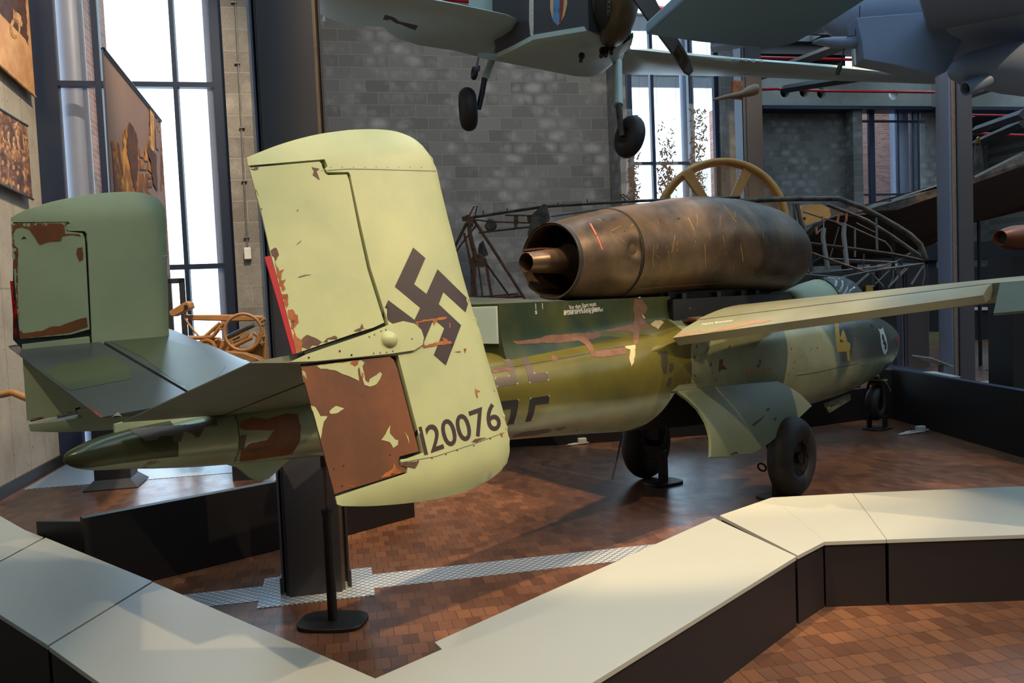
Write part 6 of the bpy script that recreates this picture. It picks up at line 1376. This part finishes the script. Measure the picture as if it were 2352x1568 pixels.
# orange engine shell
t = thing('engine_shell', DP(2340, 590, 10)*[1, 1, 0], 'orange-brown round engine shell at the right edge', 'engine')
a_ = np.array([.93, .35, 0]); p = DP(2297, 547, 10); MB().rev(p, a_, [(.06, .07), (.0, .085), (.0, .095), (.10, .125), (.22, .150), (.4, .16), (.8, .15)], 32, False).build('shell', 'orange2', t, smooth=50); MB().rev(p, a_, [(.06, .071), (.062, .001)], 24, False).build('shell_inside', 'dark', t)
MB().box(lambda x, y, z: DP(2335, 600, 10.4)*[1, 1, 0]+UA*x+VA*y+ZA*z, -.25, .3, -.2, .2, 0, 1.62+.35).build('stand', 'black', t)
# gallery deck and dark display wall far right
dk = thing('gallery_platform', RM(17, 21.5, 0), 'dark raised gallery platform behind the columns at right', 'platform')
MB().box(RM, 13.5, 26, 21, 23, 2.3, 2.8).build('deck', 'black', dk); 
for u in (14.4, 17.0, 20.0): MB().box(RM, u-.15, u+.15, 21.2, 21.5, 0, 2.3).build('support', 'frame', dk)
dw = thing('display_wall', RM(13, 20, 0), 'black display wall with lit yellow cases under the gallery platform', 'wall unit')
MB().box(RM, 10.5, 22, 20, 20.3, 0, 2.05).build('panel', 'black', dw)
pw = lambda x, y: PLN(x, y, VA*19.9, VA)
for (x0, y0, x1, y1, m_) in ((1990, 655, 2064, 700, 'casey'), (2105, 762, 2160, 812, 'caset'), (1985, 735, 2062, 740, 'casey'), (2230, 705, 2290, 712, 'cable'), (2330, 735, 2380, 738, 'casey'), (2330, 742, 2380, 745, 'casey')):
    MB().prism([pw(x0, y0), pw(x1, y0), pw(x1, y1), pw(x0, y1)], VA*.05).build('lit_case', m_, dw)
for x0, y0, x1, y1, m_ in ((1994, 720, 2010, 736, 'caseg'), (2030, 722, 2062, 736, 'caseg')): MB().prism([pw(x0, y0)-VA*.1, pw(x1, y0)-VA*.1, pw(x1, y1)-VA*.1, pw(x0, y1)-VA*.1], VA*.08).build('green_crate', m_, dw)
# glass case at the right edge
gc = thing('glass_case', G(2352, 868), 'glass display case on dark base at the right edge', 'display case')
q_ = G(2345, 862); Fg = lambda x, y, z: q_+UA*x+VA*y+ZA*z
MB().box(Fg, -.05, 1.4, 0, .6, 0, .85).build('base', 'frame', gc); MB().box(Fg, -.05, 1.4, 0, .6, .85, 1.9).build('glass_box', 'acryl', gc); MB().box(Fg, -.06, 1.42, -.01, .61, .85, .88).build('shelf_edge', 'casey', gc)
# far bench and lectern
bench([(2024, 859), (2146, 852), (2206, 864), (2150, 866), (2030, 871)], 'far bench with blue-lit top behind the nose wheel', h=.50)
bench([(2030, 840), (2052, 838), (2150, 851), (2145, 851.5), (2024, 858), (2017, 849)], 'far dark-topped bench piece behind the aircraft nose', h=.50, top='frame')
lt = thing('info_lectern', G(2162, 905), 'slanted metal information lectern behind the black partition at right', 'lectern')
b = G(2162, 925); q1 = PLN(2162, 838, b, np.array([0, 1., 0]))
MB().box(lambda x, y, z: b+UA*x+VA*y+ZA*z, -.03, .03, -.02, .02, 0, q1[2]).build('post', 'bluecol', lt)
MB().hexa([q1+np.array(v) for v in ((-.26, -.25, .12), (.04, -.25, -.01), (.04, .3, -.01), (-.26, .3, .12), (-.26, -.25, .135), (.04, -.25, .005), (.04, .3, .005), (-.26, .3, .135))]).build('panel', 'sus', lt)
# small lamp near the big column
t = thing('wall_lamp', DP(748, 18, 10), 'small amber globe lamp beside the top of the big column', 'lamp')
MB().sphere(DP(747, 15, 10), .055).build('globe', 'pipeM', t, smooth=60); tubes('stem', [([(745, 28), (744, 50)], 3)], 10, 'sus', t)
for o in COL.objects:
    if '_l' in o: del o['_l']
